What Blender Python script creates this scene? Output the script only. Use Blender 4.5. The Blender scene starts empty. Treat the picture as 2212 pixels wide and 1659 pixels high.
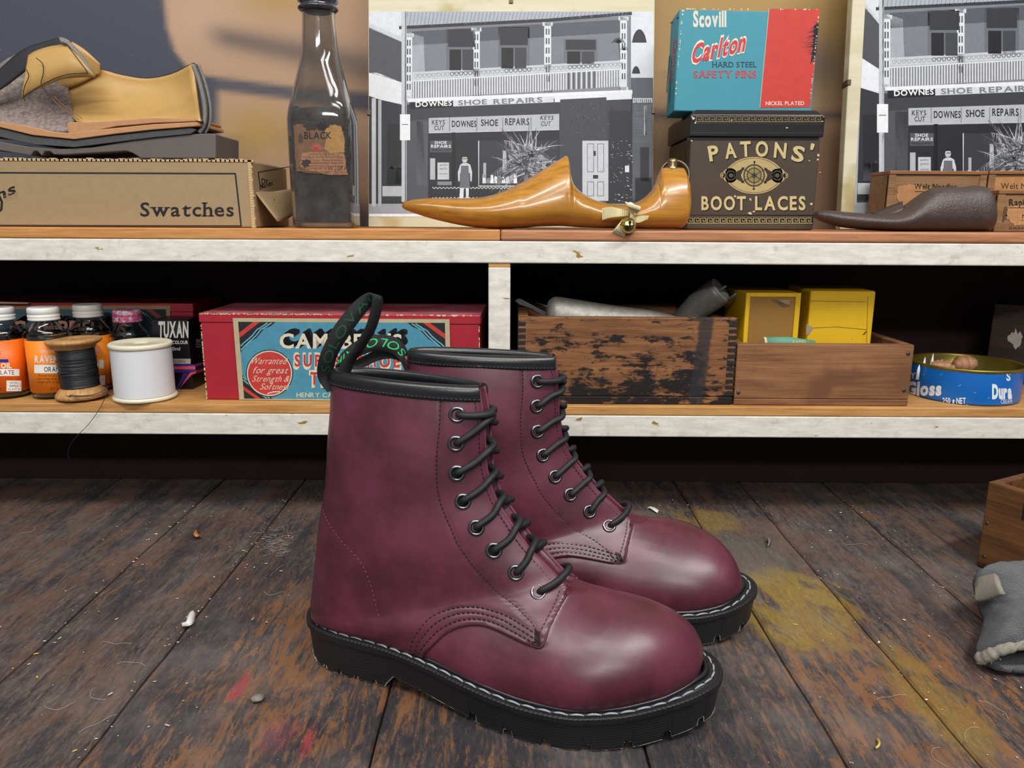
import bpy, bmesh, math, random
import numpy as np
from mathutils import Vector, Matrix, noise as mnoise
from math import sin, cos, tan, pi, radians, sqrt, atan2, floor, exp

SC = bpy.context.scene
COL = SC.collection
random.seed(7)
rng = np.random.default_rng(5)

# ------------------------------------------------------------------ camera
FPX = 1660.0
PITCH, ROLL, CAMH = radians(12.2), 0.0055, 0.324
cam_d = bpy.data.cameras.new('camera')
cam_o = bpy.data.objects.new('camera', cam_d)
COL.objects.link(cam_o)
cam_d.sensor_fit = 'HORIZONTAL'
cam_d.sensor_width = 36.0
cam_d.lens = 36.0 * FPX / 2212.0
cam_d.clip_start = 0.01
cam_d.clip_end = 50
_f = Vector((0, cos(PITCH), -sin(PITCH)))
_r0 = Vector((1, 0, 0))
_u0 = _r0.cross(_f)
_R = _r0 * cos(ROLL) + _u0 * sin(ROLL)
_U = -_r0 * sin(ROLL) + _u0 * cos(ROLL)
cam_o.matrix_world = Matrix(((_R.x, _U.x, -_f.x, 0), (_R.y, _U.y, -_f.y, 0), (_R.z, _U.z, -_f.z, CAMH), (0, 0, 0, 1)))
SC.camera = cam_o

# ------------------------------------------------------------------ view, world, lamps
SC.view_settings.view_transform = 'Standard'
SC.view_settings.look = 'None'
SC.view_settings.exposure = 0.0
SC.view_settings.gamma = 1.0
SC.view_settings.use_curve_mapping = False
W = bpy.data.worlds.new('world')
SC.world = W
W.use_nodes = True
bg = W.node_tree.nodes['Background']
bg.inputs[0].default_value = (0.86, 0.90, 1.0, 1)
bg.inputs[1].default_value = 0.24


def tube_light(name, loc, sx, sy, power, target, col=(1.0, 0.98, 0.955)):
    d = bpy.data.lights.new(name, 'AREA')
    d.shape = 'RECTANGLE'
    d.size, d.size_y, d.energy, d.color = sx, sy, power, col
    o = bpy.data.objects.new(name, d)
    COL.objects.link(o)
    o.location = loc
    o.rotation_euler = (Vector(target) - Vector(loc)).to_track_quat('-Z', 'Y').to_euler()
    return o


# twin ceiling tubes running along the bench, above and a little in front of it
tube_light('ceiling_tube_light', (-0.50, -0.08, 1.55), 1.2, 0.07, 13.5, (-0.3, 0.62, 0.1))
tube_light('ceiling_tube_light', (0.76, -0.08, 1.55), 1.2, 0.07, 20, (0.3, 0.62, 0.1))
tube_light('ceiling_tube_light', (0.30, -0.95, 1.75), 1.25, 0.12, 7, (0, 0.6, 0.1))
tube_light('ceiling_tube_light', (-0.20, -2.40, 1.80), 1.40, 0.16, 37, (0, 0.7, 0.15))


# ------------------------------------------------------------------ helpers
def lin(c):
    c = c / 255.0
    return c / 12.92 if c <= 0.04045 else ((c + 0.055) / 1.055) ** 2.4


def hx(s, a=1.0):
    s = s.lstrip('#')
    return (lin(int(s[0:2], 16)), lin(int(s[2:4], 16)), lin(int(s[4:6], 16)), a)


def at(px, py, Y):
    """point in the plane at depth Y seen at photo pixel (px, py)"""
    d = _f + _R * ((px - 1106) / FPX) - _U * ((py - 829.5) / FPX)
    return Vector((0, 0, CAMH)) + d * (Y / d.y)


def ground(px, py, z=0.0):
    d = _f + _R * ((px - 1106) / FPX) - _U * ((py - 829.5) / FPX)
    return Vector((0, 0, CAMH)) + d * ((z - CAMH) / d.z)


class NT:
    def __init__(self, name):
        self.m = bpy.data.materials.new(name)
        self.m.use_nodes = True
        self.t = self.m.node_tree
        self.b = self.t.nodes['Principled BSDF']

    def n(self, typ, **kw):
        nd = self.t.nodes.new(typ)
        for k, v in kw.items():
            setattr(nd, k, v)
        return nd

    def put(self, sock, v):
        if isinstance(v, bpy.types.NodeSocket):
            self.t.links.new(v, sock)
        elif v is not None:
            sock.default_value = v

    def m_(self, op, a, b=None, c=None, clamp=False):
        nd = self.n('ShaderNodeMath', operation=op, use_clamp=clamp)
        for i, v in enumerate((a, b, c)):
            if v is not None:
                self.put(nd.inputs[i], v)
        return nd.outputs[0]

    def mix(self, fac, a, b, mode='MIX'):
        nd = self.n('ShaderNodeMix', data_type='RGBA', blend_type=mode)
        self.put(nd.inputs[0], fac)
        self.put(nd.inputs[6], a)
        self.put(nd.inputs[7], b)
        return nd.outputs[2]

    def coord(self, kind='Object'):
        return self.n('ShaderNodeTexCoord').outputs[kind]

    def world(self):
        return self.n('ShaderNodeNewGeometry').outputs['Position']

    def mp(self, vec, scale=(1, 1, 1), loc=(0, 0, 0), rot=(0, 0, 0)):
        nd = self.n('ShaderNodeMapping')
        self.put(nd.inputs[0], vec)
        nd.inputs[1].default_value = loc
        nd.inputs[2].default_value = rot
        nd.inputs[3].default_value = scale
        return nd.outputs[0]

    def noise(self, vec, scale=5.0, detail=4.0, rough=0.55, dist=0.0):
        nd = self.n('ShaderNodeTexNoise')
        self.put(nd.inputs['Vector'], vec)
        nd.inputs['Scale'].default_value = scale
        nd.inputs['Detail'].default_value = detail
        nd.inputs['Roughness'].default_value = rough
        nd.inputs['Distortion'].default_value = dist
        return nd.outputs[0]

    def step(self, v, a, b):
        nd = self.n('ShaderNodeMapRange', clamp=True, interpolation_type='SMOOTHSTEP')
        self.put(nd.inputs[0], v)
        nd.inputs[1].default_value = a
        nd.inputs[2].default_value = b
        return nd.outputs[0]

    def ramp(self, v, stops):
        nd = self.n('ShaderNodeValToRGB')
        self.put(nd.inputs[0], v)
        cr = nd.color_ramp
        while len(cr.elements) < len(stops):
            cr.elements.new(0.5)
        for e, (p, c) in zip(cr.elements, stops):
            e.position = p
            e.color = c
        return nd.outputs[0]

    def sep(self, v):
        nd = self.n('ShaderNodeSeparateXYZ')
        self.put(nd.inputs[0], v)
        return nd.outputs

    def bump(self, h, strength=0.3, dist=0.001):
        nd = self.n('ShaderNodeBump')
        nd.inputs['Strength'].default_value = strength
        nd.inputs['Distance'].default_value = dist
        self.put(nd.inputs['Height'], h)
        self.t.links.new(nd.outputs[0], self.b.inputs['Normal'])

    def set(self, **kw):
        for k, v in kw.items():
            self.put(self.b.inputs[k.replace('_', ' ')], v)
        return self


MATS = {}


def plain(name, col, rough=0.5, metal=0.0, spec=0.5, var=0.12, scale=60, bump=0.0, bdist=0.0006, coat=0.0):
    """even material with a little procedural variation and grain"""
    if name in MATS:
        return MATS[name]
    t = NT(name)
    c = hx(col) if isinstance(col, str) else col
    co = t.coord()
    nz = t.noise(co, scale, 5, 0.6)
    dark = tuple(x * (1 - var) for x in c[:3]) + (1,)
    lite = tuple(min(1, x * (1 + var)) for x in c[:3]) + (1,)
    t.set(Base_Color=t.mix(nz, dark, lite), Roughness=rough, Metallic=metal)
    t.b.inputs['Specular IOR Level'].default_value = spec
    if coat:
        t.b.inputs['Coat Weight'].default_value = coat
        t.b.inputs['Coat Roughness'].default_value = 0.15
    if bump:
        t.bump(t.noise(co, scale * 6, 4, 0.6), bump, bdist)
    MATS[name] = t.m
    return t.m


def wood(name, c1, c2, c3=None, axis=0, grain=220, rough=0.55, stain=None, stain_amt=0.5, spec=0.4, coat=0.0, bump=0.25):
    """fine grained wood, grain along the given axis; optional dark stains"""
    t = NT(name)
    co = t.coord()
    sc = [grain] * 3
    sc[axis] = grain * 0.045
    g = t.noise(t.mp(co, tuple(sc)), 1.0, 6, 0.65, 0.3)
    sc2 = [grain * 0.22] * 3
    sc2[axis] = grain * 0.02
    g2 = t.noise(t.mp(co, tuple(sc2), (3.1, 1.7, 0.4)), 1.0, 4, 0.6, 0.8)
    col = t.ramp(t.m_('ADD', t.m_('MULTIPLY', g, 0.6), t.m_('MULTIPLY', g2, 0.4)),
                 [(0.36, hx(c1)), (0.64, hx(c2))])
    if c3:
        col = t.mix(t.step(t.noise(co, 18, 3, 0.5), 0.52, 0.7), col, hx(c3))
    if stain:
        s1 = t.noise(t.mp(co, tuple(s * 0.28 for s in sc), (9, 2, 5)), 1.0, 8, 0.72, 0.4)
        s2 = t.noise(co, 22, 4, 0.6)
        k = t.m_('ADD', t.m_('MULTIPLY', s1, 0.65), t.m_('MULTIPLY', s2, 0.35))
        col = t.mix(t.step(k, 0.62 - stain_amt * 0.22, 0.66 - stain_amt * 0.22 + 0.05), col, hx(stain))
    t.set(Base_Color=col, Roughness=rough)
    t.b.inputs['Specular IOR Level'].default_value = spec
    if coat:
        t.b.inputs['Coat Weight'].default_value = coat
        t.b.inputs['Coat Roughness'].default_value = 0.12
    t.bump(g, bump, 0.0004)
    return t.m


def tag(o, label=None, cat=None, group=None, kind=None):
    if label:
        o['label'] = label
    if cat:
        o['category'] = cat
    if group:
        o['group'] = group
    if kind:
        o['kind'] = kind
    return o


def empty(name, loc=(0, 0, 0), rz=0.0, label=None, cat=None, group=None, rot=None):
    o = bpy.data.objects.new(name, None)
    o.empty_display_size = 0.02
    COL.objects.link(o)
    o.location = loc
    o.rotation_euler = rot if rot else (0, 0, rz)
    return tag(o, label, cat, group)


class MB:
    """collects vertices and faces, builds ONE mesh object"""

    def __init__(self):
        self.v, self.f, self.mi, self.sm = [], [], [], []

    def add(self, vs, fs, mi=0, sm=False):
        o = len(self.v)
        self.v += [tuple(p) for p in vs]
        for f in fs:
            self.f.append(tuple(i + o for i in f))
            self.mi.append(mi)
            self.sm.append(sm)
        return self

    def box(self, x0, y0, z0, x1, y1, z1, mi=0):
        vs = [(x, y, z) for x in (x0, x1) for y in (y0, y1) for z in (z0, z1)]
        fs = [(0, 1, 3, 2), (4, 6, 7, 5), (0, 4, 5, 1), (2, 3, 7, 6), (0, 2, 6, 4), (1, 5, 7, 3)]
        return self.add(vs, fs, mi)

    def hexa(self, vs, mi=0):
        """eight corners ordered as in box: x, then y, then z"""
        return self.add(vs, [(0, 1, 3, 2), (4, 6, 7, 5), (0, 4, 5, 1), (2, 3, 7, 6), (0, 2, 6, 4), (1, 5, 7, 3)], mi)

    def grid(self, pts, cu=False, cv=False, mi=0, sm=True):
        """pts[i][j]; cu closes i, cv closes j"""
        n, m = len(pts), len(pts[0])
        vs = [p for row in pts for p in row]
        fs = []
        for i in range(n if cu else n - 1):
            for j in range(m if cv else m - 1):
                a, b = i, (i + 1) % n
                c, d = j, (j + 1) % m
                fs.append((a * m + c, b * m + c, b * m + d, a * m + d))
        return self.add(vs, fs, mi, sm)

    def lathe(self, prof, n=40, c=(0, 0, 0), mi=0, sm=True, axis='z'):
        rows = []
        for k in range(n):
            a = 2 * pi * k / n
            row = []
            for r, z in prof:
                p = (r * cos(a), r * sin(a), z)
                if axis == 'y':
                    p = (p[0], -p[2], p[1])
                if axis == 'x':
                    p = (p[2], p[0], p[1])
                row.append((c[0] + p[0], c[1] + p[1], c[2] + p[2]))
            rows.append(row)
        return self.grid(rows, cu=True, mi=mi, sm=sm)

    def tube(self, pts, r, n=8, mi=0, caps=True, closed=False, flat=1.0):
        pts = [Vector(p) for p in pts]
        N = len(pts)
        rs = r if hasattr(r, '__len__') else [r] * N
        up = None
        rows = []
        for i, p in enumerate(pts):
            a = pts[i - 1] if (i > 0 or closed) else pts[0]
            b = pts[(i + 1) % N] if (i < N - 1 or closed) else pts[-1]
            d = (b - a)
            if d.length < 1e-9:
                d = Vector((0, 0, 1))
            d.normalize()
            if up is None:
                up = d.orthogonal().normalized()
            up = (up - d * up.dot(d))
            if up.length < 1e-6:
                up = d.orthogonal()
            up.normalize()
            s = d.cross(up)
            rows.append([p + (up * cos(2 * pi * k / n) + s * sin(2 * pi * k / n) * flat) * rs[i] for k in range(n)])
        base = len(self.v)
        self.grid(rows, cu=closed, cv=True, mi=mi)
        if caps and not closed:
            self.f.append(tuple(base + k for k in reversed(range(n))))
            self.mi.append(mi)
            self.sm.append(False)
            self.f.append(tuple(base + (N - 1) * n + k for k in range(n)))
            self.mi.append(mi)
            self.sm.append(False)
        return self

    def prism(self, poly, y0, y1, mi=0, sm=False):
        """polygon in (x, z) extruded along y"""
        n = len(poly)
        vs = [(x, y0, z) for x, z in poly] + [(x, y1, z) for x, z in poly]
        fs = [tuple(range(n)), tuple(range(2 * n - 1, n - 1, -1))]
        fs += [((i + 1) % n, i, n + i, n + (i + 1) % n) for i in range(n)]
        return self.add(vs, fs, mi, sm)

    def plate(self, poly, z0, z1, mi=0):
        n = len(poly)
        vs = [(x, y, z0) for x, y in poly] + [(x, y, z1) for x, y in poly]
        fs = [tuple(range(n - 1, -1, -1)), tuple(range(n, 2 * n))]
        fs += [(i, (i + 1) % n, n + (i + 1) % n, n + i) for i in range(n)]
        return self.add(vs, fs, mi)

    def build(self, name, mats, parent=None, bevel=0.0, seg=2, sub=0, auto=False, recalc=True):
        me = bpy.data.meshes.new(name)
        me.from_pydata(self.v, [], self.f)
        for m in (mats if isinstance(mats, (list, tuple)) else [mats]):
            me.materials.append(m)
        me.polygons.foreach_set('material_index', self.mi)
        me.polygons.foreach_set('use_smooth', self.sm)
        me.update()
        if recalc:
            b = bmesh.new()
            b.from_mesh(me)
            bmesh.ops.recalc_face_normals(b, faces=b.faces)
            b.to_mesh(me)
            b.free()
        o = bpy.data.objects.new(name, me)
        COL.objects.link(o)
        if parent:
            o.parent = parent
        if bevel:
            md = o.modifiers.new('bevel', 'BEVEL')
            md.width = bevel
            md.segments = seg
            md.limit_method = 'ANGLE'
            md.angle_limit = radians(40)
        if sub:
            md = o.modifiers.new('sub', 'SUBSURF')
            md.levels = md.render_levels = sub
        return o


def cr(pts, n=8, closed=False):
    """Catmull-Rom through points -> dense list"""
    P = [Vector(p) for p in pts]
    N = len(P)
    out = []
    for i in range(N if closed else N - 1):
        p1, p2 = P[i], P[(i + 1) % N]
        p0 = P[i - 1] if (closed or i > 0) else p1 * 2 - p2
        p3 = P[(i + 2) % N] if (closed or i + 2 < N) else p2 * 2 - p1
        for k in range(n):
            t = k / n
            out.append(0.5 * ((2 * p1) + (p2 - p0) * t + (2 * p0 - 5 * p1 + 4 * p2 - p3) * t * t + (3 * p1 - p0 - 3 * p2 + p3) * t ** 3))
    if not closed:
        out.append(P[-1])
    return out


def interp(xs, ys, x):
    return float(np.interp(x, xs, ys))


# ------------------------------------------------------------------ flat printed artwork (labels, prints, lettering)
_GL = {}


def glyph(ch, bold):
    k = (ch, bold)
    if k not in _GL:
        cu = bpy.data.curves.new('g', 'FONT')
        cu.body = ch
        cu.size = 1.0
        cu.resolution_u = 3
        cu.offset = bold
        ob = bpy.data.objects.new('g', cu)
        me = ob.to_mesh()
        vs = [(v.co.x, v.co.y) for v in me.vertices]
        fs = [tuple(p.vertices) for p in me.polygons]
        # short flat stroke ends, for serifs
        cnt = {}
        for f in fs:
            for a, b in zip(f, f[1:] + f[:1]):
                e = (min(a, b), max(a, b))
                cnt[e] = cnt.get(e, 0) + 1
        ends = []
        for (a, b), c in cnt.items():
            (xa, ya), (xb, yb) = vs[a], vs[b]
            if c == 1 and abs(ya - yb) < 2e-3 and 0.04 < abs(xa - xb) < 0.2:
                yy = ya
                for lv in (0.0, 0.682, 0.449, -0.21):
                    if abs(yy - lv) < 0.02:
                        ends.append((min(xa, xb), max(xa, xb), yy, 1 if lv in (0.0, -0.21) else -1))
        ob.to_mesh_clear()
        bpy.data.objects.remove(ob)
        bpy.data.curves.remove(cu)
        _GL[k] = (vs, fs, ends)
    return _GL[k]


CAP = 0.682


class Art:
    """flat polygons in drawing units, stacked in thin printed layers, coloured per face"""

    def __init__(self, eps=2.5e-5):
        self.v, self.f, self.c, self.L, self.eps = [], [], [], 0, eps

    def up(self, n=1):
        self.L += n
        return self

    def raw(self, vs, fs, col):
        o = len(self.v)
        self.v += [(x, y, self.L * self.eps) for x, y in vs]
        c = hx(col) if isinstance(col, str) else col
        for f in fs:
            self.f.append(tuple(i + o for i in f))
            self.c.append(c)
        return self

    def poly(self, pts, col):
        return self.raw(pts, [tuple(range(len(pts)))], col)

    def rect(self, x0, y0, x1, y1, col):
        return self.poly([(x0, y0), (x1, y0), (x1, y1), (x0, y1)], col)

    def ell(self, cx, cy, rx, ry, col, n=40, a0=0.0):
        return self.poly([(cx + rx * cos(a0 + 2 * pi * k / n), cy + ry * sin(a0 + 2 * pi * k / n)) for k in range(n)], col)

    def ring(self, cx, cy, rx, ry, w, col, n=40):
        vs, fs = [], []
        for k in range(n):
            a = 2 * pi * k / n
            vs += [(cx + rx * cos(a), cy + ry * sin(a)), (cx + (rx - w) * cos(a), cy + (ry - w) * sin(a))]
            j = (k + 1) % n
            fs.append((2 * k, 2 * j, 2 * j + 1, 2 * k + 1))
        return self.raw(vs, fs, col)

    def line(self, pts, w, col, taper=False):
        vs, fs = [], []
        n = len(pts)
        for i, p in enumerate(pts):
            a, b = pts[max(0, i - 1)], pts[min(n - 1, i + 1)]
            dx, dy = b[0] - a[0], b[1] - a[1]
            l = math.hypot(dx, dy) or 1
            ww = w * 0.5 * ((1 - i / (n - 1)) if taper else 1) + (1e-9 if taper else 0)
            vs += [(p[0] - dy / l * ww, p[1] + dx / l * ww), (p[0] + dy / l * ww, p[1] - dx / l * ww)]
            if i:
                fs.append((2 * i - 2, 2 * i - 1, 2 * i + 1, 2 * i))
        return self.raw(vs, fs, col)

    def frame(self, x0, y0, x1, y1, w, col):
        self.rect(x0, y0, x1, y0 + w, col)
        self.rect(x0, y1 - w, x1, y1, col)
        self.rect(x0, y0 + w, x0 + w, y1 - w, col)
        return self.rect(x1 - w, y0 + w, x1, y1 - w, col)

    def text(self, s, x, y, h, col, width=None, align='l', bold=0.0, shear=0.0, rot=0.0, serif=0.0, gap=0.10, arc=None):
        """h = capital height; width squeezes or stretches to fit; arc = (bow) raises the middle"""
        sc = h / CAP
        items, cx = [], 0.0
        for ch in s:
            if ch == ' ':
                cx += 0.30
                continue
            vs, fs, ends = glyph(ch, bold)
            if not vs:
                continue
            lo, hi = min(p[0] for p in vs), max(p[0] for p in vs)
            items.append((ch, vs, fs, ends, cx - lo, cx + (hi - lo) / 2))
            cx += hi - lo + gap
        tw = (cx - gap) * sc
        fx = (width / tw) if width else 1.0
        tw *= fx
        ox = {'l': 0, 'c': -tw / 2, 'r': -tw}[align]
        cr_, sr_ = cos(rot), sin(rot)
        for ch, vs, fs, ends, dx, mid in items:
            pl = [(list(vs), fs)]
            if serif:
                for xa, xb, yy, sg in ends:
                    t_ = 0.055 * sg
                    pl.append(([(xa - serif, yy), (xb + serif, yy), (xb + serif, yy + t_), (xa - serif, yy + t_)], [(0, 1, 2, 3)]))
            for vv, ff in pl:
                q = []
                for px, py in vv:
                    X = (px + dx) * sc * fx + py * sc * shear + ox
                    Yv = py * sc
                    if arc:
                        u = ((mid * sc * fx + ox) / (tw / 2)) if align == 'c' else (mid * sc * fx / tw * 2 - 1)
                        th = -u * arc[1]
                        mx = mid * sc * fx + ox
                        lx, ly = X - mx, Yv
                        X = mx + lx * cos(th) - ly * sin(th)
                        Yv = lx * sin(th) + ly * cos(th) + arc[0] * (1 - u * u)
                    q.append((x + X * cr_ - Yv * sr_, y + X * sr_ + Yv * cr_))
                self.raw(q, ff, col)
        return tw

    def build(self, name, parent, fn, mat, cut=None, lift=0.0, cuty=None):
        """fn(u, v, w) -> point; cut = spacing along u at which long faces are split so the art can follow a curve"""
        me = bpy.data.meshes.new(name)
        me.from_pydata(self.v, [], self.f)
        at_ = me.attributes.new('Col', 'FLOAT_COLOR', 'CORNER')
        arr = []
        for p, c in zip(me.polygons, self.c):
            arr += list(c) * p.loop_total
        at_.data.foreach_set('color', arr)
        if cut or cuty:
            b = bmesh.new()
            b.from_mesh(me)
            for ax, stp in ((0, cut), (1, cuty)):
                if not stp:
                    continue
                lo = min(v.co[ax] for v in b.verts)
                hi = max(v.co[ax] for v in b.verts)
                k = floor(lo / stp) + 1
                while k * stp < hi:
                    co = [0, 0, 0]
                    no = [0, 0, 0]
                    co[ax] = k * stp
                    no[ax] = 1
                    bmesh.ops.bisect_plane(b, geom=b.verts[:] + b.edges[:] + b.faces[:], plane_co=co, plane_no=no)
                    k += 1
            b.to_mesh(me)
            b.free()
        for v in me.vertices:
            v.co = fn(v.co.x, v.co.y, v.co.z + lift)
        me.materials.append(mat)
        me.update()
        o = bpy.data.objects.new(name, me)
        COL.objects.link(o)
        if parent:
            o.parent = parent
        return o


def print_mat(name, rough=0.5, wear=0.10, scale=90, spec=0.4, wearcol=None, wear_at=0.66, tone=1.0):
    if name in MATS:
        return MATS[name]
    t = NT(name)
    a = t.n('ShaderNodeAttribute', attribute_name='Col').outputs['Color']
    nz = t.noise(t.coord(), scale, 6, 0.65)
    c = t.mix(1.0, a, t.ramp(nz, [(0.25, (tone - wear * 2, tone - wear * 2, tone - wear * 2, 1)), (0.75, (tone, tone, tone, 1))]), 'MULTIPLY')
    if wearcol:
        c = t.mix(t.step(t.noise(t.coord(), scale * 0.7, 8, 0.7), wear_at, wear_at + 0.04), c, hx(wearcol))
    t.set(Base_Color=c, Roughness=rough)
    t.b.inputs['Specular IOR Level'].default_value = spec
    MATS[name] = t.m
    return t.m


INK = print_mat('printed ink', 0.55)


def face_xz(x0=0.0, z0=0.0, y=0.0, s=1.0):
    """drawing plane facing the camera side (-y)"""
    return lambda u, v, w: (x0 + u * s, y - w, z0 + v * s)


# ------------------------------------------------------------------ surfaces seen through a photo pixel, in a thing's own axes
def lray(root, px, py):
    d = _f + _R * ((px - 1106) / FPX) - _U * ((py - 829.5) / FPX)
    M = root.matrix_basis.inverted()
    return M @ Vector((0, 0, CAMH)), (M.to_3x3() @ d)


def onface(root, axis, val, sgn):
    """artwork drawn in (photo px, -photo py) laid on the plane local[axis] = val of a thing"""
    def fn(u, v, w):
        o, d = lray(root, u, -v)
        p = o + d * ((val - o[axis]) / d[axis])
        p[axis] += sgn * w
        p.z = max(p.z, 0.0003)
        return p
    return fn


def oncyl(root, r):
    def fn(u, v, w):
        o, d = lray(root, u, -v)
        a = d.x * d.x + d.y * d.y
        b = o.x * d.x + o.y * d.y
        c = o.x * o.x + o.y * o.y - r * r
        q = b * b - a * c
        k = (-b - sqrt(max(q, 0.0))) / a
        p = o + d * k
        l = math.hypot(p.x, p.y)
        return Vector((p.x / l * (r + w), p.y / l * (r + w), max(p.z, 0.0003)))
    return fn


def PX(a, x0, y0, x1, y1, col):
    return a.rect(x0, -y1, x1, -y0, col)


def PP(a, pts, col):
    return a.poly([(x, -y) for x, y in pts], col)


def PL(a, pts, w, col, taper=False):
    return a.line([(x, -y) for x, y in pts], w, col, taper)


def TX(a, s, x0, x1, ybase, h, col, **kw):
    """lettering from px x0 to x1 on base line ybase"""
    return a.text(s, x0, -ybase, h, col, width=x1 - x0, **kw)


def loft_px(mb, st, Y, n=20, up=2.0, mi=0):
    """st: (px, top py, bottom py, half depth m[, Y shift]) -> closed body lying along x"""
    S_ = cr([(s[0], s[1], s[2]) for s in st], 7)
    D_ = cr([(s[3], s[4] if len(s) > 4 else 0, 0) for s in st], 7)
    rows = []
    for s, d in zip(S_, D_):
        t, b = at(s.x, s.y, Y), at(s.x, s.z, Y)
        H = max(t.z - b.z, 0.0006)
        hb = min(0.016, H * 0.5)
        zm = b.z + hb
        w = max(d.x, 0.0004)
        row = []
        for k in range(n):
            a = 2 * pi * k / n
            ca, sa = cos(a), sin(a)
            ht = H - hb
            ex = 1.0
            if sa > 0:
                yy = w * (abs(ca) ** (2 / up if ht < 0.03 else 1.25)) * (1 if ca >= 0 else -1)
                zz = zm + ht * sa
            else:
                yy = w * (abs(ca) ** 0.8) * (1 if ca >= 0 else -1)
                zz = zm + hb * sa
            row.append((b.x + (t.x - b.x) * ((zz - b.z) / H), Y + d.y + yy, zz))
        rows.append(row)
    base = len(mb.v)
    mb.grid(rows, cv=True, mi=mi)
    for e, rev in ((0, 1), (len(rows) - 1, 0)):
        f = [base + e * n + k for k in range(n)]
        mb.f.append(tuple(f[::-1] if rev else f))
        mb.mi.append(mi)
        mb.sm.append(True)
    return mb


def patch(mb, top, bot, Yf, n=6, m=14, mi=0):
    """curved sheet between two px curves; Yf(u, v) gives its depth"""
    T, B = cr([(x, y, 0) for x, y in top], n), cr([(x, y, 0) for x, y in bot], n)
    rows = []
    N = len(T)
    B = [B[int(i * (len(B) - 1) / (N - 1))].lerp(B[min(len(B) - 1, int(i * (len(B) - 1) / (N - 1)) + 1)], i * (len(B) - 1) / (N - 1) % 1.0) for i in range(N)]
    for i in range(N):
        row = []
        for j in range(m + 1):
            p = T[i].lerp(B[i], j / m)
            row.append(at(p.x, p.y, Yf(i / (N - 1), j / m)))
        rows.append(row)
    return mb.grid(rows, mi=mi)


def solid(o, t, off=0.0):
    md = o.modifiers.new('thick', 'SOLIDIFY')
    md.thickness = t
    md.offset = off
    return o


def crate(root, L, D, H, wall, mats, floor_t=0.006, Hr=0, names=('front_board', 'back_board', 'end_board', 'end_board'), bev=0.0012, lip=0.0):
    """open wooden box, local origin at the front left bottom corner"""
    parts = []
    for nm, b in ((names[0], (0, 0, lip, L, wall, H)), (names[1], (0, D - wall, lip, L, D, H)),
                  (names[2], (0, wall, lip, wall, D - wall, H)), (names[3], (L - wall, wall, lip, L, D - wall, H - Hr))):
        parts.append(MB().box(*b).build(nm, mats[0], root, bev))
    parts.append(MB().box(0, 0, 0, L, D, floor_t if not lip else lip).build('bottom_board', mats[-1], root, bev))
    return parts
# ================================================================== BOOTS
MMB = 0.001
# outsole outline (right boot, mm): x forward from the heel, y<0 outer side, y>0 inner side
OUTL = [(6, 2), (10, 18), (23, 31), (48, 37), (85, 34), (122, 31), (160, 34), (195, 44), (225, 51), (255, 53), (280, 48),
        (300, 35), (311, 17), (311, -2), (299, -20), (278, -36), (255, -49), (228, -58), (200, -60), (165, -56), (125, -47),
        (85, -40), (48, -38), (23, -30), (10, -15)]


def out_curve(n):
    c = cr([(x, y, 0) for x, y in OUTL], 40, True)
    c = np.array([(p.x, p.y) for p in c])
    d = np.r_[0, np.cumsum(np.linalg.norm(np.diff(np.vstack([c, c[:1]]), axis=0), axis=1))]
    s = np.linspace(0, d[-1], n, endpoint=False)
    cc = np.vstack([c, c[:1]])
    return np.stack([np.interp(s, d, cc[:, 0]), np.interp(s, d, cc[:, 1])], 1), d[-1]


def out_normals(c):
    t = np.roll(c, -1, 0) - np.roll(c, 1, 0)
    t /= np.linalg.norm(t, axis=1)[:, None]
    n = np.stack([t[:, 1], -t[:, 0]], 1)
    if np.sum((c - c.mean(0)) * n) < 0:
        n = -n
    return n


def z_top(x):
    return np.interp(x, [0, 60, 110, 150, 190, 230, 260, 285, 306], [33, 33, 31.5, 28.5, 25.5, 25, 27, 30.5, 34.5])


def z_bot(x):
    return np.interp(x, [0, 87, 87.5, 94, 160, 170, 240, 270, 306], [0, 0, 2, 10, 2.5, 0, 0, 2.0, 8])


OC, OLEN = out_curve(900)
ON = out_normals(OC)
INSET = 7.5 + 4.0 * np.clip((OC[:, 0] - 282) / 24, 0, 1)
INN = OC - ON * INSET[:, None]                       # feather line, where upper meets welt


def inner_w(x, side):
    sel = INN[INN[:, 1] * side > 0.0]
    o = np.argsort(sel[:, 0])
    return float(np.interp(x, sel[o, 0], np.abs(sel[o, 1]), left=0.0, right=0.0))


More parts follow.
